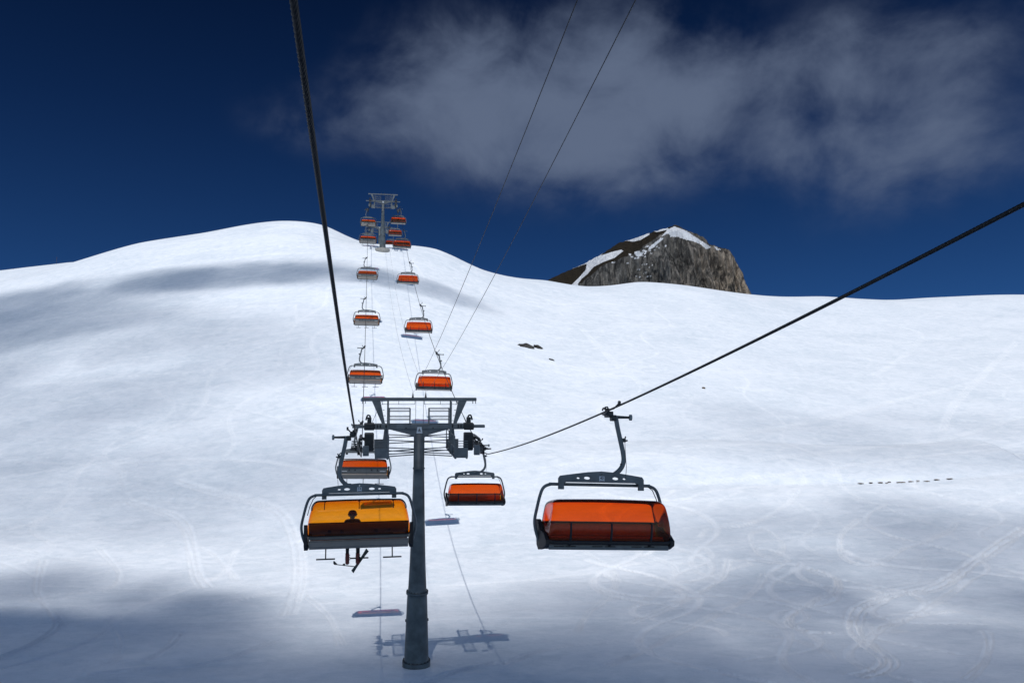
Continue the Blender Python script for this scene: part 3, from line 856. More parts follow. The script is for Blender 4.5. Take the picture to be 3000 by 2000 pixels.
    us = [(-1, th) for th in np.linspace(PI/2, 0, 8)]+[(0, k) for k in np.linspace(-1, 1, 26)[1:-1]]+[(1, th) for th in np.linspace(0, PI/2, 8)]
    for side, k in us:
        col_ = []
        for p in pr:
            w_ = wid(p.z)
            if side == 0: x = k*(w_-rnd); q = p
            else: x = side*((w_-rnd)+rnd*math.sin(k)); q = cen+(p-cen)*(1-(.30 if opened else .13)*(1-math.cos(k)))
            sag = .03*(1-(x/1.5)**2)
            col_.append((CX+x, q.y, q.z+(sag if q.z > -2.6 else 0)))
        cols.append(col_)
    def wall(col_):
        return [[(c_[0], cen.y+(c_[1]-cen.y)*q, cen.z+(c_[2]-cen.z)*q) for c_ in col_] for q in (.04, .3, .6, .85)]
    if not opened: cols = wall(cols[0])+cols+wall(cols[-1])[::-1]
    bb = MB(); bb.grid(cols)
    bub = bb.build('bubble', M_BUBBLE, t)
    r = MB()
    cols = cols if opened else cols[4:-4]
    r.tube([c_[0] for c_ in cols], .022 if opened else .05, 8, sy=1.); r.tube([c_[-1] for c_ in cols], .026, 8)
    r.build('rim', M_RUBBER, bub)
    for k in (-1.0, 0., 1.0):
        r = MB()
        if opened:
            seq = [Vector((CX+k, p.y-.012, p.z)) for p in pr if p.z > -2.3]
            r.tube(seq, [.012]*(len(seq)-1)+[.03], 8); r.tube([seq[-1]+Vector((0, 0, -.02)), seq[-1]+Vector((0, .0, .04))], .034, 8)
        else:
            seq = [Vector((CX+k, p.y+.015, p.z)) for p in pr if p.y > .5 and p.z < -2.78]
            seq = seq[::-1]+[Vector((CX+k, .72, -3.33)), Vector((CX+k, .55, -3.38))]
            r.tube(seq, [.022+.014*i/(len(seq)-1) for i in range(len(seq))], 8)
        r.build('rib', M_RUBBER, bub)
    if footrests:
        for k in (-1.0, 0., 1.0):
            r = MB()
            r.tube([(CX+k, .56, -3.30), (CX+k, .60, -3.5), (CX+k, .56, -3.74)], .019, 8)
            r.rod((CX+k-.28, .56, -3.75), (CX+k+.28, .56, -3.75), .022)
            r.build('footrest', M_DARK, t)
    return t

# distances up the line and a label of its own for every chair
UP = [26.2, 53.4, 79.2, 103.9, 129.2, 152.5, 169.2, 203.0]
DOWN = [21.9, 48.0, 75.9, 99.2, 125.3, 148.1, 168.4, 188.5, 222.0]
UP_LAB = [
 'lift chair with raised amber bubble carrying a skier, beside the near tower pole',
 'empty lift chair seen from behind, directly above the skier and beside the near tower head',
 'empty lift chair seen from behind, first one past the near tower on the uphill rope',
 'empty lift chair seen from behind, second past the near tower on the uphill rope',
 'empty lift chair seen from behind just below the snow crest, third past the near tower',
 'empty uphill lift chair hanging against the snow crest beside the far tower foot',
 'topmost uphill lift chair, just under the arm of the far tower head',
 'dark uphill lift chair beyond the far tower, tucked between two closer chairs',
]
DOWN_LAB = [
 'largest lift chair with closed orange bubble and number 43 on its beam',
 'empty lift chair with closed orange bubble hanging from the sheaves of the near tower',
 'lift chair with orange bubble hanging right above the near tower top beam',
 'orange lift chair coming downhill, second one above the near tower top beam',
 'orange lift chair coming downhill at the shaded snow band, third above the near tower',
 'bright orange downhill lift chair straddling the snow crest beside the far tower foot',
 'topmost downhill lift chair, just under the arm of the far tower',
 'dark red downhill lift chair against blue sky, halfway down the far tower pole',
 'small downhill lift chair half hidden behind another chair near the far tower foot',
]
proto_open = make_chair(True, True, '14')
proto_up = make_chair(False, True)
proto_down = make_chair(False, False, '43')
proto_far = None
def place(o, side, y, lab, group, swing=0.):
    p = rope_pt(side, y)
    o.location = p; o.rotation_euler = (0, swing, HEAD if side < 0 else HEAD+PI)
    tag(o, lab, 'lift chair', group)
GU, GD = 'lift chairs riding uphill', 'lift chairs coming downhill'
for i, (y, lab) in enumerate(zip(UP, UP_LAB)):
    o = proto_open if i == 0 else proto_up if i == 1 else copy_tree(proto_up)
    place(o, -1, y, lab, GU, -.008 if i == 0 else random.uniform(.012, .03))
plain = None
for i, (y, lab) in enumerate(zip(DOWN, DOWN_LAB)):
    if i == 0: o = proto_down
    elif i == 1: o = plain = make_chair(False, False)
    else: o = copy_tree(plain)
    place(o, 1, y, lab, GD, -.035 if i == 0 else random.uniform(-.026, -.01))

# ------------------------------------------------------------------ the skier on the near uphill chair
def skier():
    bpy.context.view_layer.update()
    Mx = proto_open.matrix_world.copy()
    sx = CX-.20
    J = {}
    def j(name, x, y, z, r): J[name] = (Vector((sx+x, y, z)), r)
    j('pel', 0, .04, -3.04, .155); j('bel', 0, .0, -2.9, .15); j('chest', 0, -.03, -2.74, .165); j('neck', 0, -.01, -2.585, .065); j('head0', 0, .015, -2.52, .085); j('head', 0, .02, -2.43, .105); j('crown', 0, .01, -2.36, .08)
    for s, nm in ((-1, 'l'), (1, 'r')):
        j(nm+'sh', s*.19, -.02, -2.66, .075); j(nm+'el', s*.27, .12, -2.90, .055); j(nm+'wr', s*.20, .36, -3.00, .04); j(nm+'hand', s*.18, .43, -3.02, .04)
        j(nm+'hip', s*.11, .1, -3.05, .1); j(nm+'kn', s*.15, .55, -3.06, .075); j(nm+'an', s*.155, .60, -3.60, .055)
        j(nm+'toe', s*.155, .74, -3.66, .04)
        for q in range(4): j(f'{nm}f{q}', s*.18+(q-1.5)*.02, .51-.008*abs(q-1.5), -3.045, .0095); j(f'{nm}g{q}', s*.18+(q-1.5)*.021, .535, -3.075, .0085)
        j(nm+'th', s*.18-s*.05, .46, -3.03, .011); j(nm+'ti', s*.18-s*.07, .49, -3.05, .009)
    E = [('pel', 'bel'), ('bel', 'chest'), ('chest', 'neck'), ('neck', 'head0'), ('head0', 'head'), ('head', 'crown')]
    for nm in 'lr':
        E += [('chest', nm+'sh'), (nm+'sh', nm+'el'), (nm+'el', nm+'wr'), (nm+'wr', nm+'hand'), ('pel', nm+'hip'), (nm+'hip', nm+'kn'), (nm+'kn', nm+'an'), (nm+'an', nm+'toe'), (nm+'hand', nm+'th'), (nm+'th', nm+'ti')]
        for q in range(4): E += [(nm+'hand', f'{nm}f{q}'), (f'{nm}f{q}', f'{nm}g{q}')]
    names = list(J); idx = {k: i for i, k in enumerate(names)}
    me = bpy.data.meshes.new('person')
    me.from_pydata([J[k][0] for k in names], [(idx[a], idx[b]) for a, b in E], [])
    o = bpy.data.objects.new('tmp_person', me); COL.objects.link(o)
    bm = bmesh.new(); bm.from_mesh(me); lay = bm.verts.layers.skin.verify()
    bm.verts.ensure_lookup_table()
    for i, k in enumerate(names): bm.verts[i][lay].radius = (J[k][1], J[k][1]); bm.verts[i][lay].use_root = (k == 'pel')
    bm.to_mesh(me); bm.free()
    md = o.modifiers.new('skin', 'SKIN'); md.use_smooth_shade = True
    o.modifiers.new('sub', 'SUBSURF').levels = 1
    dg = bpy.context.evaluated_depsgraph_get(); body = bpy.data.meshes.new_from_object(o.evaluated_get(dg))
    bpy.data.objects.remove(o)
    body.materials.clear(); body.materials.append(M_JACKET); body.materials.append(M_SKIN)
    for p in body.polygons:
        p.use_smooth = True
        if p.center.z > -2.53 and p.center.y > .07: p.material_index = 1
    root = bpy.data.objects.new('person', body); COL.objects.link(root); root.matrix_world = Mx
    tag(root, 'person in dark jacket and red ski boots riding the chair with the amber bubble', 'person')
    h = MB()
    Mh = Matrix.Translation((sx, .005, -2.44))
    h.lathe([(.118, -.07), (.128, -.03), (.130, .02), (.118, .065), (.088, .10), (.045, .118), (.008, .122)], 20, Mh)
    h.build('helmet', M_HELMET, root)
    h = MB(); h.tube([(sx+.132*math.cos(q), .005+.132*math.sin(q), -2.45) for q in np.linspace(0, 2*PI, 21)], .018, 6); h.build('goggle_strap', M_RUBBER, root)
    f = MB(); f.tube([(sx, .11, -2.46), (sx, .135, -2.475), (sx, .115, -2.49)], [.012, .018, .01], 8); f.build('nose', M_SKIN, root)
    f = MB(); f.box((sx, .12, -2.43), (.15, .05, .06)); f.build('goggles', M_RUBBER, root)
    for s, dx, tilt in ((-1, 0, 0), (1, 0, .0)):
        b = MB(); x = sx+s*.155
        b.tube(spline([(x, .57, -3.60), (x, .59, -3.68), (x, .60, -3.79), (x, .63, -3.87)], 4), [.06]*5+[.064]*4+[.06]*3+[.055], 12)
        b.tube([(x, .55, -3.885), (x, .66, -3.875), (x, .80, -3.89), (x, .85, -3.90)], [.05, .065, .055, .04], 10)
        for zz in (-3.66, -3.72, -3.79): b.box((x+.06, .62, zz), (.05, .06, .02))
        b.build('ski_boot', M_BOOT, root)
    def ski(mat, c, fwd, up, L, lab):
        fwd = Vector(fwd).normalized(); up = Vector(up); up = (up-fwd*up.dot(fwd)).normalized(); sd = fwd.cross(up)
        cols = []
        b = MB(); top = []; bot = []
        for i in range(25):
            s = -.5+i/24.
            w = .038+.022*(2*s)**2
            if s > .42: w *= max(.25, 1-((s-.42)/.08)**2*.75)
            lift = .09*max(0, (s-.38)/.12)**2
            p = Vector(c)+fwd*(s*L)+up*lift
            top.append((p-sd*w+up*.008, p+sd*w+up*.008)); bot.append((p-sd*w-up*.008, p+sd*w-up*.008))
        ring = [[a, b_, d, c_, a] for (a, b_), (c_, d) in zip(top, bot)]
        b.grid(ring, False)
        b.add([*ring[0][:4]], [(0, 1, 2, 3)]); b.add([*ring[-1][:4]], [(3, 2, 1, 0)])
        o = b.build('ski', mat); o.matrix_world = Mx
        tag(o, lab, 'ski', 'skis of the rider')
        k = MB(); k.box(tuple(Vector(c)+up*.03), (.07, .1, .04)); k.build('binding', M_DARK, o)
    ski(M_SKI, (sx-.155-.10, .70, -3.955), (-.42, .9, .02), (0, 0, 1), 1.55, 'dark ski hanging level under one boot of the chair rider')
    ski(M_SKI2, (sx+.20, .66, -3.87), (-.34, .80, -.50), (.75, .0, .66), 1.45, 'olive dark ski tipped diagonally across the footrest of the chair rider')
skier()

# ------------------------------------------------------------------ lift towers
def make_tower(H, tilt_sheaves, hold, detail, rope_local):
    """origin at the pole foot; x across the line, y uphill, H = rope height; rope_local(y) = rope height along the train"""
    t = empty('lift_tower', (0, 0, 0))
    ct = H+1.58                                  # top of the crossarm
    sl = (rope_local(2.)-rope_local(-2.))/4.
    # pole
    k = H/10.7
    pr = [(.72, -1.2), (.74, .0), (.74, .34), (.68, .36), (.645, .40), (.60, 1.6), (.565, 2.6), (.525, 3.62), (.51, 3.66), (.585, 3.68), (.585, 3.80), (.49, 3.84), (.485, 3.9), (.42, 5.2), (.35, 7.4), (.30, 9.5), (.292, 9.9), (.32, 9.92), (.32, 9.98), (.288, 10.0), (.285, H/k+1.0)]
    p = MB(); p.lathe([(r, z*k if z > 0 else z) for r, z in pr], 28)
    pole = p.build('pole', M_POLE, t)
    for rr_, z_, rb in ((.70, .345*k, .03), (.55, 3.80*k, .022)):
        b = MB(); b.lathe([(rr_-.035, z_-.01), (rr_+.035, z_-.01), (rr_+.035, z_+.012), (rr_-.035, z_+.012)], 28)
        for q in range(20):
            a = 2*PI*q/20
            b.lathe([(rb, 0), (rb, .05)], 6, Matrix.Translation((rr_*math.cos(a), rr_*math.sin(a), z_+.012)))
        b.build('flange', M_DARK, pole)
    for q in (-1, 1):
        b = MB(); b.box((q*.585, 0, 2.35*k), (.06, .1, .12)); b.build('lug', M_DARK, pole)
    # ladder up the far side
    l = MB()
    for sx in (-.2, .2): l.tube([(sx, .76, .3), (sx, .66, 3.6*k), (sx, .48, 7*k), (sx, .42, H+1.2)], .02, 6)
    for q in range(int((H+.6)/.3)):
        z = .5+q*.3; yy = np.interp(z, [.3, 3.6*k, 7*k, H+1.2], [.76, .66, .48, .42]); l.rod((-.2, yy, z), (.2, yy, z), .012, 6)
    l.build('ladder', M_GALV, pole)
    # crossarm
    c = MB()
    c.box((0, 0, ct-.15), (4.7, .40, .30)); 
    for s in (-1, 1): c.box((s*2.93, 0, ct-.155), (1.14, .20, .155))
    c.prism([(-1.55, ct-.298), (-.34, ct-.62), (-.30, ct-.72), (.30, ct-.72), (.34, ct-.62), (1.55, ct-.298)], 'y', -.17, .17)
    arm = c.build('crossarm', M_STEEL, t)
    c = MB()
    for s in (-1, 1): c.lathe([(.035, 0), (.035, .012)], 12, Matrix.Translation((s*.71, -.2, ct-.22)) @ Matrix.Rotation(PI/2, 4, 'X'))
    for s in (-1, 1):
        for q in (1.75, 2.05, 2.2): c.box((s*q, -.215, ct-.12), (.07, .04, .16))
    c.build('bolt', M_RUBBER, arm)
    pl = MB(); pl.prism([(-.115, ct-.17), (.105, ct-.17), (.155, ct-.50), (-.16, ct-.50)], 'y', -.235, -.205)
    plate = pl.build('tower_plate', M_WHITE, t)
    pl = MB(); pl.prism([(-.01, ct-.21), (.075, ct-.40), (-.09, ct-.40)], 'y', -.241, -.236); pl.build('symbol', M_BACK, plate)
    # top beam on two tapered struts
    zt = H+2.86
    b = MB(); b.box((0, 0, zt), (6.06, .18, .18))
    tb = b.build('top_beam', M_STEEL, t)
    b = MB()
    for s in (-1, 1):
        for q in (2.84, 2.99):
            b = MB(); b.box((s*q, 0, zt-.16), (.035, .06, .14)); b.build('hook', M_STEEL, tb)
    for s in (-1, 1):
        b = MB(); b.prism([(s*2.5, zt-.088), (s*2.06, zt-.088), (s*1.80, ct-.005), (s*1.97, ct-.005)], 'y', -.08, .08)
        st = b.build('strut', M_STEEL, t)
        b = MB()
        for q in (.15, .4, .65, .88):
            x = s*(2.06+(1.80-2.06)*q-.02); b.rod((x, 0, zt-.09-(zt-ct-.09)*q), (x-s*.1, 0, zt-.09-(zt-ct-.09)*q), .016, 6)
        b.build('rung', M_STEEL, st)
        b = MB(); b.lathe([(.05, 0), (.055, .06), (.03, .08), (.05, .12), (.03, .15), (.012, .3)], 10, Matrix.Translation((-.36 if s < 0 else .32, 0, zt+.088)))
        b.build('insulator', M_RUBBER, t)
        # hanging posts and catenary rods below the beam
        b = MB()
        b.rod((s*.2, 0, zt-.09), (s*.2, 0, ct), .012, 6)
        b.rod((s*.25, -.02, zt-.26), (s*1.95, -.02, zt-.26), .012, 6)
        for q in (.25, 1.1, 1.95): b.rod((s*q, -.02, zt-.26), (s*q, -.02, zt-.09), .012, 6)
        b.rod((s*2.0, .0, zt-.1), (s*2.5, .0, ct), .012, 6)
        b.build('stay_rod', M_DARK, t)
        # railing above the crossarm
        b = MB()
        for yy in (-.28, .28):
            for q in (.50, 1.58): b.bar((s*q, yy, ct-.02), (s*q, yy, ct+.80), .045)
            for zz in (.80, .66, .38, .22): b.bar((s*.50, yy, ct+zz), (s*1.58, yy, ct+zz), .03)
        for q in (.50, 1.58): b.bar((s*q, -.28, ct+.8), (s*q, .28, ct+.8), .035)
        b.build('railing', M_STEEL, t)
        # catwalk beside the sheaves
        x0, x1, Lc = 1.66, 2.34, 2.3
        b = MB()
        b.box((s*(x0+.05), 0, H), (.09, 2*Lc, .09)); b.box((s*(x1-.05), 0, H), (.07, 2*Lc, .09))
        for yy in (-Lc, -.8, .8, Lc):
            b.bar((s*x0, yy, H), (s*x0, yy, H+1.1), .05)
        for zz in (.55, 1.1): b.bar((s*x0, -Lc, H+zz), (s*x0, Lc, H+zz), .04)
        b.box((s*(x0+x1)/2, -Lc-.03, H+.28), (x1-x0, .03, .5))
        b.box((s*(x0+x1)/2, Lc+.03, H+.28), (x1-x0, .03, .5))
        for zz in (.62, .74, .86): b.bar((s*x0, -Lc, H+zz), (s*x1, -Lc, H+zz), .035)
        b.prism([(s*x0, H-.03), (s*x0, H+1.3), (s*(x0+.18), H+1.3), (s*(x0+.30), H+.3), (s*x1, H+.05), (s*x1, H-.03)], 'y', -.10, -.04)
        b.v = [(x, y, z+sl*y) for x, y, z in b.v]
        cw = b.build('catwalk', M_STEEL, t)
        b = MB()
        for q in range(18):
            yy = -Lc+.15+q*(2*Lc-.3)/17; b.box((s*(x0+x1)/2, yy, H+.01), (x1-x0-.08, .075, .03))
        b.v = [(x, y, z+sl*y) for x, y, z in b.v]
        b.build('grating', M_GALV, cw)
        b = MB()
        for yy in (-1.9, 1.9): b.box((s*x0, yy*0+(-.19 if yy < 0 else .19), (zt+H)/2-.05), (.085, .06, zt-H-.1))
        b.build('hanging_post', M_STEEL, t)
        b = MB()
        for zz in (.92, .62, .22, .06):
            for yy in (-.75, .75): b.rod((s*.26, yy*.2, H+zz), (s*x0, yy, H+zz), .028, 6)
        b.rod((s*.26, -.2, H-.04), (s*x0, -.9, H-.04), .03, 6)
        b.build('brace', M_STEEL, t)
        # sheave train
        xr = s*3.14
        b = MB()
        b.box((s*2.62, 0, ct-.15), (.55, .5, .36)); b.box((s*2.62, -.02, ct+.16), (.22, .3, .34)); b.box((s*2.62, 0, H+.62), (.5, .42, .95))
        b.tube(spline([(s*2.58, -.1, ct+.30), (s*2.60, -.14, ct+.42), (s*2.72, -.16, ct+.44), (s*2.8, -.12, ct+.2)], 4), .045, 8)
        b.build('sheave_support', M_DARK, t)
        n_w = 8; ys = np.linspace(-2.1, 2.1, n_w); off = .265 if hold else -.265
        b = MB()
        zc = [rope_local(y)+off for y in ys]
        for i0 in range(0, n_w, 2):
            za, zb = zc[i0], zc[i0+1]; 
            for dx in (-.1, .1): b.bar((xr+dx, ys[i0]-.06, za), (xr+dx, ys[i0+1]+.06, zb), .06)
            b.bar((xr, (ys[i0]+ys[i0+1])/2, (za+zb)/2), (xr, (ys[i0]+ys[i0+1])/2, (za+zb)/2+(.28 if hold else -.28)), .08)
        for i0 in (0, 4):
            ya, yb = (ys[i0]+ys[i0+1])/2, (ys[i0+2]+ys[i0+3])/2
            za = (zc[i0]+zc[i0+1])/2+(.28 if hold else -.28); zb = (zc[i0+2]+zc[i0+3])/2+(.28 if hold else -.28)
            b.bar((xr-s*.04, ya, za), (xr-s*.04, yb, zb), .09); b.bar((xr-s*.04, (ya+yb)/2, (za+zb)/2), (xr-s*.04, (ya+yb)/2, (za+zb)/2+(.25 if hold else -.25)), .08)
        za = np.mean(zc[:4])+(.53 if hold else -.53); zb = np.mean(zc[4:])+(.53 if hold else -.53)
        b.bar((xr-s*.1, ys[1:3].mean(), za), (xr-s*.1, ys[5:7].mean(), zb), .12)
        b.bar((xr-s*.1, 0, (za+zb)/2), (s*2.6, 0, H+.62), .14)
        for q in range(0, n_w, 1): b.rod((xr+s*.07, ys[q], zc[q]+.02), (xr+s*.42, ys[q], zc[q]+.05), .035, 6)
        bal = b.build('balancer_beam', M_DARK, t)
        for q in range(n_w):
            b = MB()
            Mw = Matrix.Translation((xr, ys[q], zc[q])) @ Matrix.Rotation(PI/2, 4, 'Y')
            b.lathe([(.19, -.055), (.235, -.05), (.225, -.02), (.205, 0), (.225, .02), (.235, .05), (.19, .055)], 20, Mw)
            wv = b.build('sheave', M_RUBBER, t)
            if detail:
                b = MB(); b.lathe([(.05, -.075), (.16, -.062), (.16, .062), (.05, .075)], 14, Mw); b.build('hub', M_GALV, wv)
        b = MB(); b.box((s*2.78, -2.4, H+.12 if not hold else H+.45), (.3, .18, .5)); b.build('cable_catcher', M_STEEL, t)
    return t

def tower_at(y, hold, lean, label, detail=True, sunk=.05, foot_z=None):
    """tower whose head meets the rope at y; it leans back square to the rope"""
    rz = rope_z(y)
    yf = y
    for _ in range(6):
        x = (line_x(-1, yf)+line_x(1, yf))/2
        fz = (gz(x, yf)-CAM[2]-sunk) if foot_z is None else foot_z
        yf = y+(rz-fz)*math.tan(lean)*math.cos(HEAD)
    dy = np.linspace(-7, 7, 141)
    wy = y+dy*math.cos(HEAD); a = (wy-yf)/math.cos(HEAD); b = np.array([rope_z(q) for q in wy])-fz
    ly = a*math.cos(lean)+b*math.sin(lean); lz = -a*math.sin(lean)+b*math.cos(lean)
    rl = lambda v: float(np.interp(v, ly, lz))
    t = make_tower(rl(0.), 0, hold, detail, rl)
    t.location = (x-.18, yf, fz+CAM[2]); t.rotation_euler = (lean, 0, HEAD)
    tag(t, label, 'lift tower', 'towers of the chairlift')
    return t
T1 = tower_at(Y1, True, math.radians(12), 'tall dark lift tower with crossarm, standing in shaded snow beside the skier')
T2 = tower_at(Y2, False, math.radians(11), 'pale sunlit lift tower standing on the snow crest against the blue sky', sunk=-.25)
T3 = tower_at(Y3, False, math.radians(8), 'distant lift tower mostly hidden behind the pole of the crest tower', detail=False, foot_z=Z3-13)
fb = MB(); fb.lathe([(1.45, -1.5), (1.5, .12), (1.42, .26), (.8, .28)], 24)
o = fb.build('concrete_footing', M_CONC, T2)

# ------------------------------------------------------------------ rocks and bare patches in the snow
def outcrop(name, px, py, lx, ly, lz, label, cat, group, mat, seed, yaw=0., jag=.45):
    g = to_ground(px, py)
    if g is None: return
    bm = bmesh.new(); bmesh.ops.create_icosphere(bm, subdivisions=4, radius=1.)
    for v in bm.verts:
        c = v.co
        k = 1+jag*float(fbm(np.array([c.x*2.2+seed]), np.array([c.y*2.2+c.z*1.7+seed*3]), 4, seed)[0])*1.4
        v.co = Vector((c.x*lx*k*(1-.25*abs(c.x)), c.y*ly*k, c.z*lz*k))
    me = bpy.data.meshes.new(name); bm.to_mesh(me); bm.free()
    me.materials.append(mat)
    o = bpy.data.objects.new(name, me); COL.objects.link(o)
    x, y = g[0], g[1]; o.location = (x, y, gz(x, y)+(.12 if name == 'earth_patch' else -lz*.1)); 
    e = 1.; sx_ = (gz(x+e, y)-gz(x-e, y))/(2*e); sy_ = (gz(x, y+e)-gz(x, y-e))/(2*e)
    o.rotation_euler = (math.atan(sy_), -math.atan(sx_)+yaw, 0)
    tag(o, label, cat, group)
outcrop('rock_outcrop', 1541, 1016, 1.75, .55, .42, 'long dark rock sticking out of the bright snow slope, bigger half of the broken ledge', 'rock', 'rocks on the slope', M_STONE, 3)
outcrop('rock_outcrop', 1579, 1020, 1.25, .4, .34, 'dark slanting rock joined to the end of the long rock on the snow slope', 'rock', 'rocks on the slope', M_STONE, 8, .28)
outcrop('rock_outcrop', 1618, 1055, .65, .2, .16, 'small dark rock lying alone just below the long rock on the slope', 'rock', 'rocks on the slope', M_STONE, 5, .3)
outcrop('earth_patch', 2062, 1138, .35, .2, .1, 'tiny brown bare patch alone on the snow above chair 43', 'bare ground', None, M_EARTH, 6)
rp = random.Random(4)
for k, (px, py, w) in enumerate([(2522, 1419, .5), (2552, 1418, .3), (2580, 1417, .45), (2606, 1415, .3), (2640, 1417, .85), (2668, 1413, .4), (2716, 1412, .6), (2745, 1408, .45), (2782, 1405, .55), (2598, 1418, .25), (2690, 1411, .3)]):
    outcrop('earth_patch', px, py, w*.8, .09, .035, 'narrow strip of brown bare ground along the cut path edge', 'bare ground', 'bare strips along the path edge', M_EARTH, 20+k, 0, .6)
for k, (px, py, lab) in enumerate([(37, 795, 'thin dark marker pole on the far snow ridge at its low end'), (165, 762, 'faint marker pole on the far snow ridge close to the dome of snow')]):
    p = un(px, py+9, 326)
    b = MB(); b.tube([(p[0], p[1], p[2]-2), (p[0], p[1], p[2]+2.4)], .05, 6)
    mk = b.build('piste_marker', M_MARK); tag(mk, lab, 'marker pole', 'marker poles on the far ridge')
    b = MB(); b.lathe([(.07, 0), (.085, .05), (.085, .5), (.07, .55)], 10, Matrix.Translation((p[0], p[1], p[2]+1.9))); b.build('marker_sleeve', M_MARK, mk)

# ------------------------------------------------------------------ drifting clouds between sun and slope (they cast the soft shade on the snow)
def shade_cloud(px, py, a, b, T, yaw, dens, up=230., seed=0, at=None):
    g = at if at is not None else to_ground(px, py)
    if g is None: return
    c = np.array(g)-SUN_TRAVEL*up/abs(SUN_TRAVEL[2])
    nu, nr = 140, 30
    V = []; Fc = []
    th = np.linspace(0, 2*PI, nu, endpoint=False)
    edge = 1+.28*fbm(np.cos(th)*1.6+seed*3.1, np.sin(th)*1.6+seed, 4, seed)
    for sgn in (1, -1):
        for i in range(nr+1):
            q = i/nr
            for k in range(nu):
                x = q*edge[k]*a*math.cos(th[k]); y = q*edge[k]*b*math.sin(th[k])
                h = T/2*(1-q*q)**1.6*(1+.35*float(0))
                z = sgn*h
                V.append((x*math.cos(yaw)-y*math.sin(yaw), x*math.sin(yaw)+y*math.cos(yaw), z))
    n1 = (nr+1)*nu
    for s in (0, 1):
        for i in range(nr):
            for k in range(nu):
                f = (s*n1+i*nu+k, s*n1+(i+1)*nu+k, s*n1+(i+1)*nu+(k+1) % nu, s*n1+i*nu+(k+1) % nu)
                Fc.append(f if s == 0 else f[::-1])
    V = np.array(V); x = V[:, 0]/max(a, b)*3; y = V[:, 1]/max(a, b)*3
    V[:, 2] *= np.clip(1+1.3*fbm(x*1.2+seed*7, y*1.2+seed*2, 6, seed+50, .58), .1, 3)
    m = bpy.data.meshes.new('cloud'); m.from_pydata(V.tolist(), [], Fc)
    bm = bmesh.new(); bm.from_mesh(m); bmesh.ops.remove_doubles(bm, verts=bm.verts, dist=1e-3); bm.to_mesh(m); bm.free()
    m.materials.append(cloud_mat('cloud_vapour', dens))
    o = bpy.data.objects.new('cloud', m); COL.objects.link(o); o.location = c
    tag(o, kind='stuff')
SHADE = [
 # shaded ground centre x, y, half length, half width, optical thickness, yaw
 (-32, 36, 27, 46, 3.8, .1),
 (-2, 8, 52, 52, 4.3, 0.),
 (-94, 150, 52, 30, 1.05, .0),
 (-50, 154, 36, 12, .95, -.1),
 (-20, 153, 21, 8, .9, -.12),
 (-66, 122, 54, 30, .65, .1),
 (20, 58, 38, 20, 1.3, .08),
 (38, 79, 40, 15, .5, -.05),
 (44, 116, 46, 18, .2, .2),
 (-46, 94, 42, 26, .5, -.1),
 (52, 104, 34, 10, .22, .1),
]
for k, (x, y, a, b, tau, yw) in enumerate(SHADE):
    T = max(9., b*.6)
    shade_cloud(0, 0, a, b, T, yw, tau/T, seed=k+1, at=(x, y, gz(x, y)))

# ------------------------------------------------------------------ sky, sun, camera
wd = bpy.data.worlds.new('World'); SC.world = wd; wd.use_nodes = True
nt = wd.node_tree; nt.nodes.clear(); lk = nt.links
out = N(nt, 'ShaderNodeOutputWorld'); bg = N(nt, 'ShaderNodeBackground'); bg.inputs['Strength'].default_value = .10
sky = N(nt, 'ShaderNodeTexSky', sky_type='NISHITA'); sky.sun_disc = False
sky.sun_elevation = math.asin(-SUN_TRAVEL[2]); sky.sun_rotation = PI
sky.altitude = 2800; sky.air_density = .8; sky.dust_density = .1; sky.ozone_density = 2.5
tint = N(nt, 'ShaderNodeMix', data_type='RGBA', blend_type='MULTIPLY'); tint.inputs['Factor'].default_value = 1.
lk.new(sky.outputs[0], tint.inputs['A'])
tc = N(nt, 'ShaderNodeTexCoord'); sep = N(nt, 'ShaderNodeSeparateXYZ'); lk.new(tc.outputs['Generated'], sep.inputs[0])
azn = N(nt, 'ShaderNodeMath', operation='ARCTAN2'); lk.new(sep.outputs[0], azn.inputs[0]); lk.new(sep.outputs[1], azn.inputs[1])
eln = N(nt, 'ShaderNodeMath', operation='ARCSINE'); lk.new(sep.outputs[2], eln.inputs[0])
cmb = N(nt, 'ShaderNodeCombineXYZ'); lk.new(azn.outputs[0], cmb.inputs[0]); lk.new(eln.outputs[0], cmb.inputs[1])
# deep blue opposite the sun (dry, high, polarised air), paler on the unseen sun's side, brightened to lift the shade
er = N(nt, 'ShaderNodeValToRGB'); e_ = er.color_ramp.elements
e_[0].position = .0; e_[0].color = (.16, .37, .60, 1); e_[1].position = .62; e_[1].color = (.030, .080, .165, 1)
k_ = er.color_ramp.elements.new(.22); k_.color = (.122, .295, .50, 1); k_ = er.color_ramp.elements.new(.45); k_.color = (.060, .155, .295, 1)
lk.new(eln.outputs[0], er.inputs['Fac'])
fw = N(nt, 'ShaderNodeMapRange', interpolation_type='SMOOTHSTEP'); fw.inputs['From Min'].default_value = .5; fw.inputs['From Max'].default_value = -.1
lk.new(sep.outputs[1], fw.inputs['Value'])
side = N(nt, 'ShaderNodeMix', data_type='RGBA'); side.inputs['B'].default_value = (.78, .91, .94, 1)
lk.new(fw.outputs[0], side.inputs['Factor']); lk.new(er.outputs['Color'], side.inputs['A']); lk.new(side.outputs['Result'], tint.inputs['B'])
def azel(px, py):
    d = sight(px, py); return math.atan2(d[0], d[1]), math.asin(d[2])
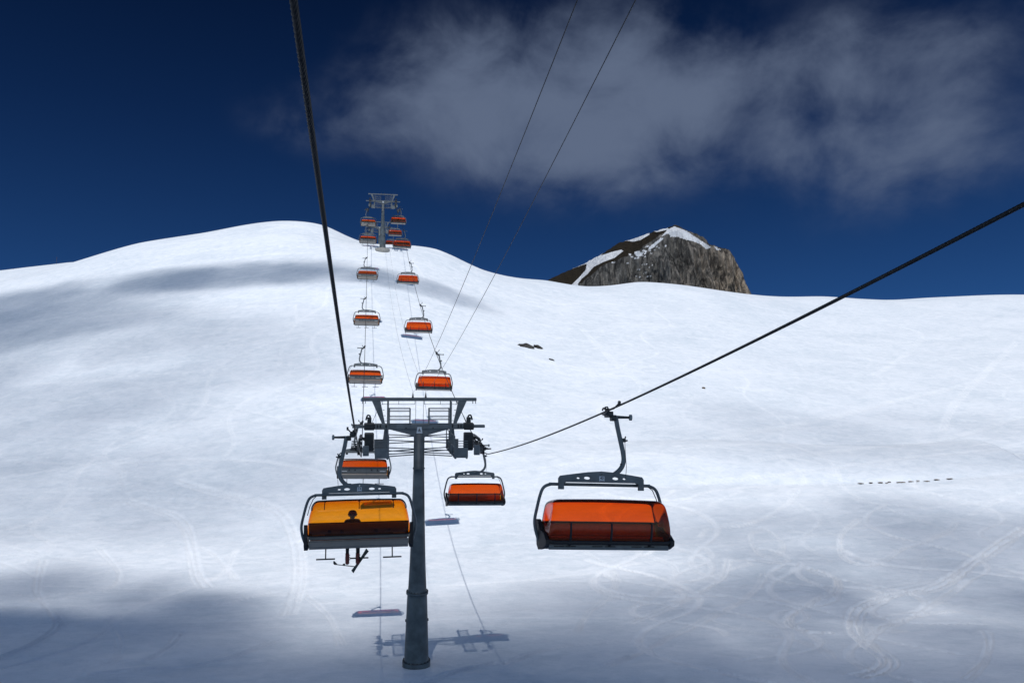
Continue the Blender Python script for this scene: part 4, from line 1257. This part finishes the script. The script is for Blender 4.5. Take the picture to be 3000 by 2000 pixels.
def blob(px, py, sx, sy, amp):
    a, e = azel(px, py); sa, se = sx/F*(1.25 if amp > 0 else 1), sy/F*(1.3 if amp > 0 else 1)
    def term(src, c, s):
        m = N(nt, 'ShaderNodeMath', operation='SUBTRACT'); m.inputs[1].default_value = c; lk.new(src, m.inputs[0])
        d = N(nt, 'ShaderNodeMath', operation='DIVIDE'); d.inputs[1].default_value = s; lk.new(m.outputs[0], d.inputs[0])
        p = N(nt, 'ShaderNodeMath', operation='MULTIPLY'); lk.new(d.outputs[0], p.inputs[0]); lk.new(d.outputs[0], p.inputs[1])
        return p.outputs[0]
    s = N(nt, 'ShaderNodeMath', operation='ADD'); lk.new(term(azn.outputs[0], a, sa), s.inputs[0]); lk.new(term(eln.outputs[0], e, se), s.inputs[1])
    ng = N(nt, 'ShaderNodeMath', operation='MULTIPLY'); ng.inputs[1].default_value = -1; lk.new(s.outputs[0], ng.inputs[0])
    ex = N(nt, 'ShaderNodeMath', operation='EXPONENT'); lk.new(ng.outputs[0], ex.inputs[0])
    am = N(nt, 'ShaderNodeMath', operation='MULTIPLY'); am.inputs[1].default_value = amp; lk.new(ex.outputs[0], am.inputs[0])
    return am.outputs[0]
BL = [(1750, 170, 420, 150, .75), (1500, 330, 420, 110, .6), (2000, 330, 560, 150, .75), (2480, 280, 330, 180, .5), (1700, 470, 260, 110, .55), (1180, 370, 280, 70, .5), (850, 385, 130, 40, .3), (1250, 180, 180, 90, .3), (2850, 430, 180, 120, .3), (2850, 150, 160, 80, .3), (2680, 480, 220, 130, .45),
      (2190, 310, 90, 70, -.35), (2380, 330, 60, 60, -.45), (2250, 60, 160, 70, -.35), (2960, 250, 100, 180, -.2), (1350, 130, 160, 110, .3)]
acc = None
for q in BL:
    o_ = blob(*q)
    if acc is None: acc = o_
    else:
        ad = N(nt, 'ShaderNodeMath', operation='ADD'); lk.new(acc, ad.inputs[0]); lk.new(o_, ad.inputs[1]); acc = ad.outputs[0]
def cnoise(scale, det, dist, rough=.6):
    mp = N(nt, 'ShaderNodeMapping'); mp.inputs['Scale'].default_value = (scale, scale*1.35, 1); mp.inputs['Rotation'].default_value = (0, 0, .35); lk.new(cmb.outputs[0], mp.inputs[0])
    nz = N(nt, 'ShaderNodeTexNoise'); nz.inputs['Scale'].default_value = 1; nz.inputs['Detail'].default_value = det; nz.inputs['Distortion'].default_value = dist; nz.inputs['Roughness'].default_value = rough
    lk.new(mp.outputs[0], nz.inputs['Vector']); return nz.outputs['Fac']
n1_ = cnoise(7, 10, .25, .57); 
nm = N(nt, 'ShaderNodeMath', operation='MULTIPLY_ADD'); nm.inputs[1].default_value = 3.0; nm.inputs[2].default_value = -1.5
lk.new(n1_, nm.inputs[0])
gate = N(nt, 'ShaderNodeMath', operation='MULTIPLY', use_clamp=True); gate.inputs[1].default_value = 1.5; lk.new(acc, gate.inputs[0])
gn = N(nt, 'ShaderNodeMath', operation='MULTIPLY'); lk.new(gate.outputs[0], gn.inputs[0]); lk.new(nm.outputs[0], gn.inputs[1])
sm = N(nt, 'ShaderNodeMath', operation='ADD'); lk.new(gn.outputs[0], sm.inputs[0]); lk.new(acc, sm.inputs[1])
mr = N(nt, 'ShaderNodeMapRange', interpolation_type='SMOOTHSTEP'); mr.inputs['From Min'].default_value = .08; mr.inputs['From Max'].default_value = 1.75; mr.inputs['To Max'].default_value = .8
lk.new(sm.outputs[0], mr.inputs['Value'])
cl = N(nt, 'ShaderNodeMix', data_type='RGBA'); cl.inputs['B'].default_value = (1.38, 1.78, 2.68, 1)
lk.new(mr.outputs[0], cl.inputs['Factor']); lk.new(tint.outputs['Result'], cl.inputs['A'])
lk.new(cl.outputs['Result'], bg.inputs['Color']); lk.new(bg.outputs[0], out.inputs['Surface'])

sl = bpy.data.lights.new('sun', 'SUN'); sl.energy = 3.12; sl.angle = math.radians(.5); sl.color = (1., .985, .965)
so = bpy.data.objects.new('sun', sl); COL.objects.link(so)
so.rotation_euler = Vector(SUN_TRAVEL).to_track_quat('-Z', 'Y').to_euler()

cd = bpy.data.cameras.new('camera'); cam = bpy.data.objects.new('camera', cd); COL.objects.link(cam)
cd.sensor_width = 36; cd.lens = F/3000*36; cd.clip_end = 6000; cd.clip_start = .05
cam.matrix_world = Matrix(((_r[0], _u[0], -_w[0], CAM[0]), (_r[1], _u[1], -_w[1], CAM[1]), (_r[2], _u[2], -_w[2], CAM[2]), (0, 0, 0, 1)))
SC.camera = cam

SC.render.engine = 'CYCLES'
SC.cycles.use_denoising = True
SC.cycles.max_bounces = 8; SC.cycles.transparent_max_bounces = 24; SC.cycles.volume_bounces = 1
SC.cycles.sample_clamp_indirect = 6
SC.view_settings.view_transform = 'Standard'; SC.view_settings.look = 'None'; SC.view_settings.gamma = 1
SC.view_settings.exposure = 0
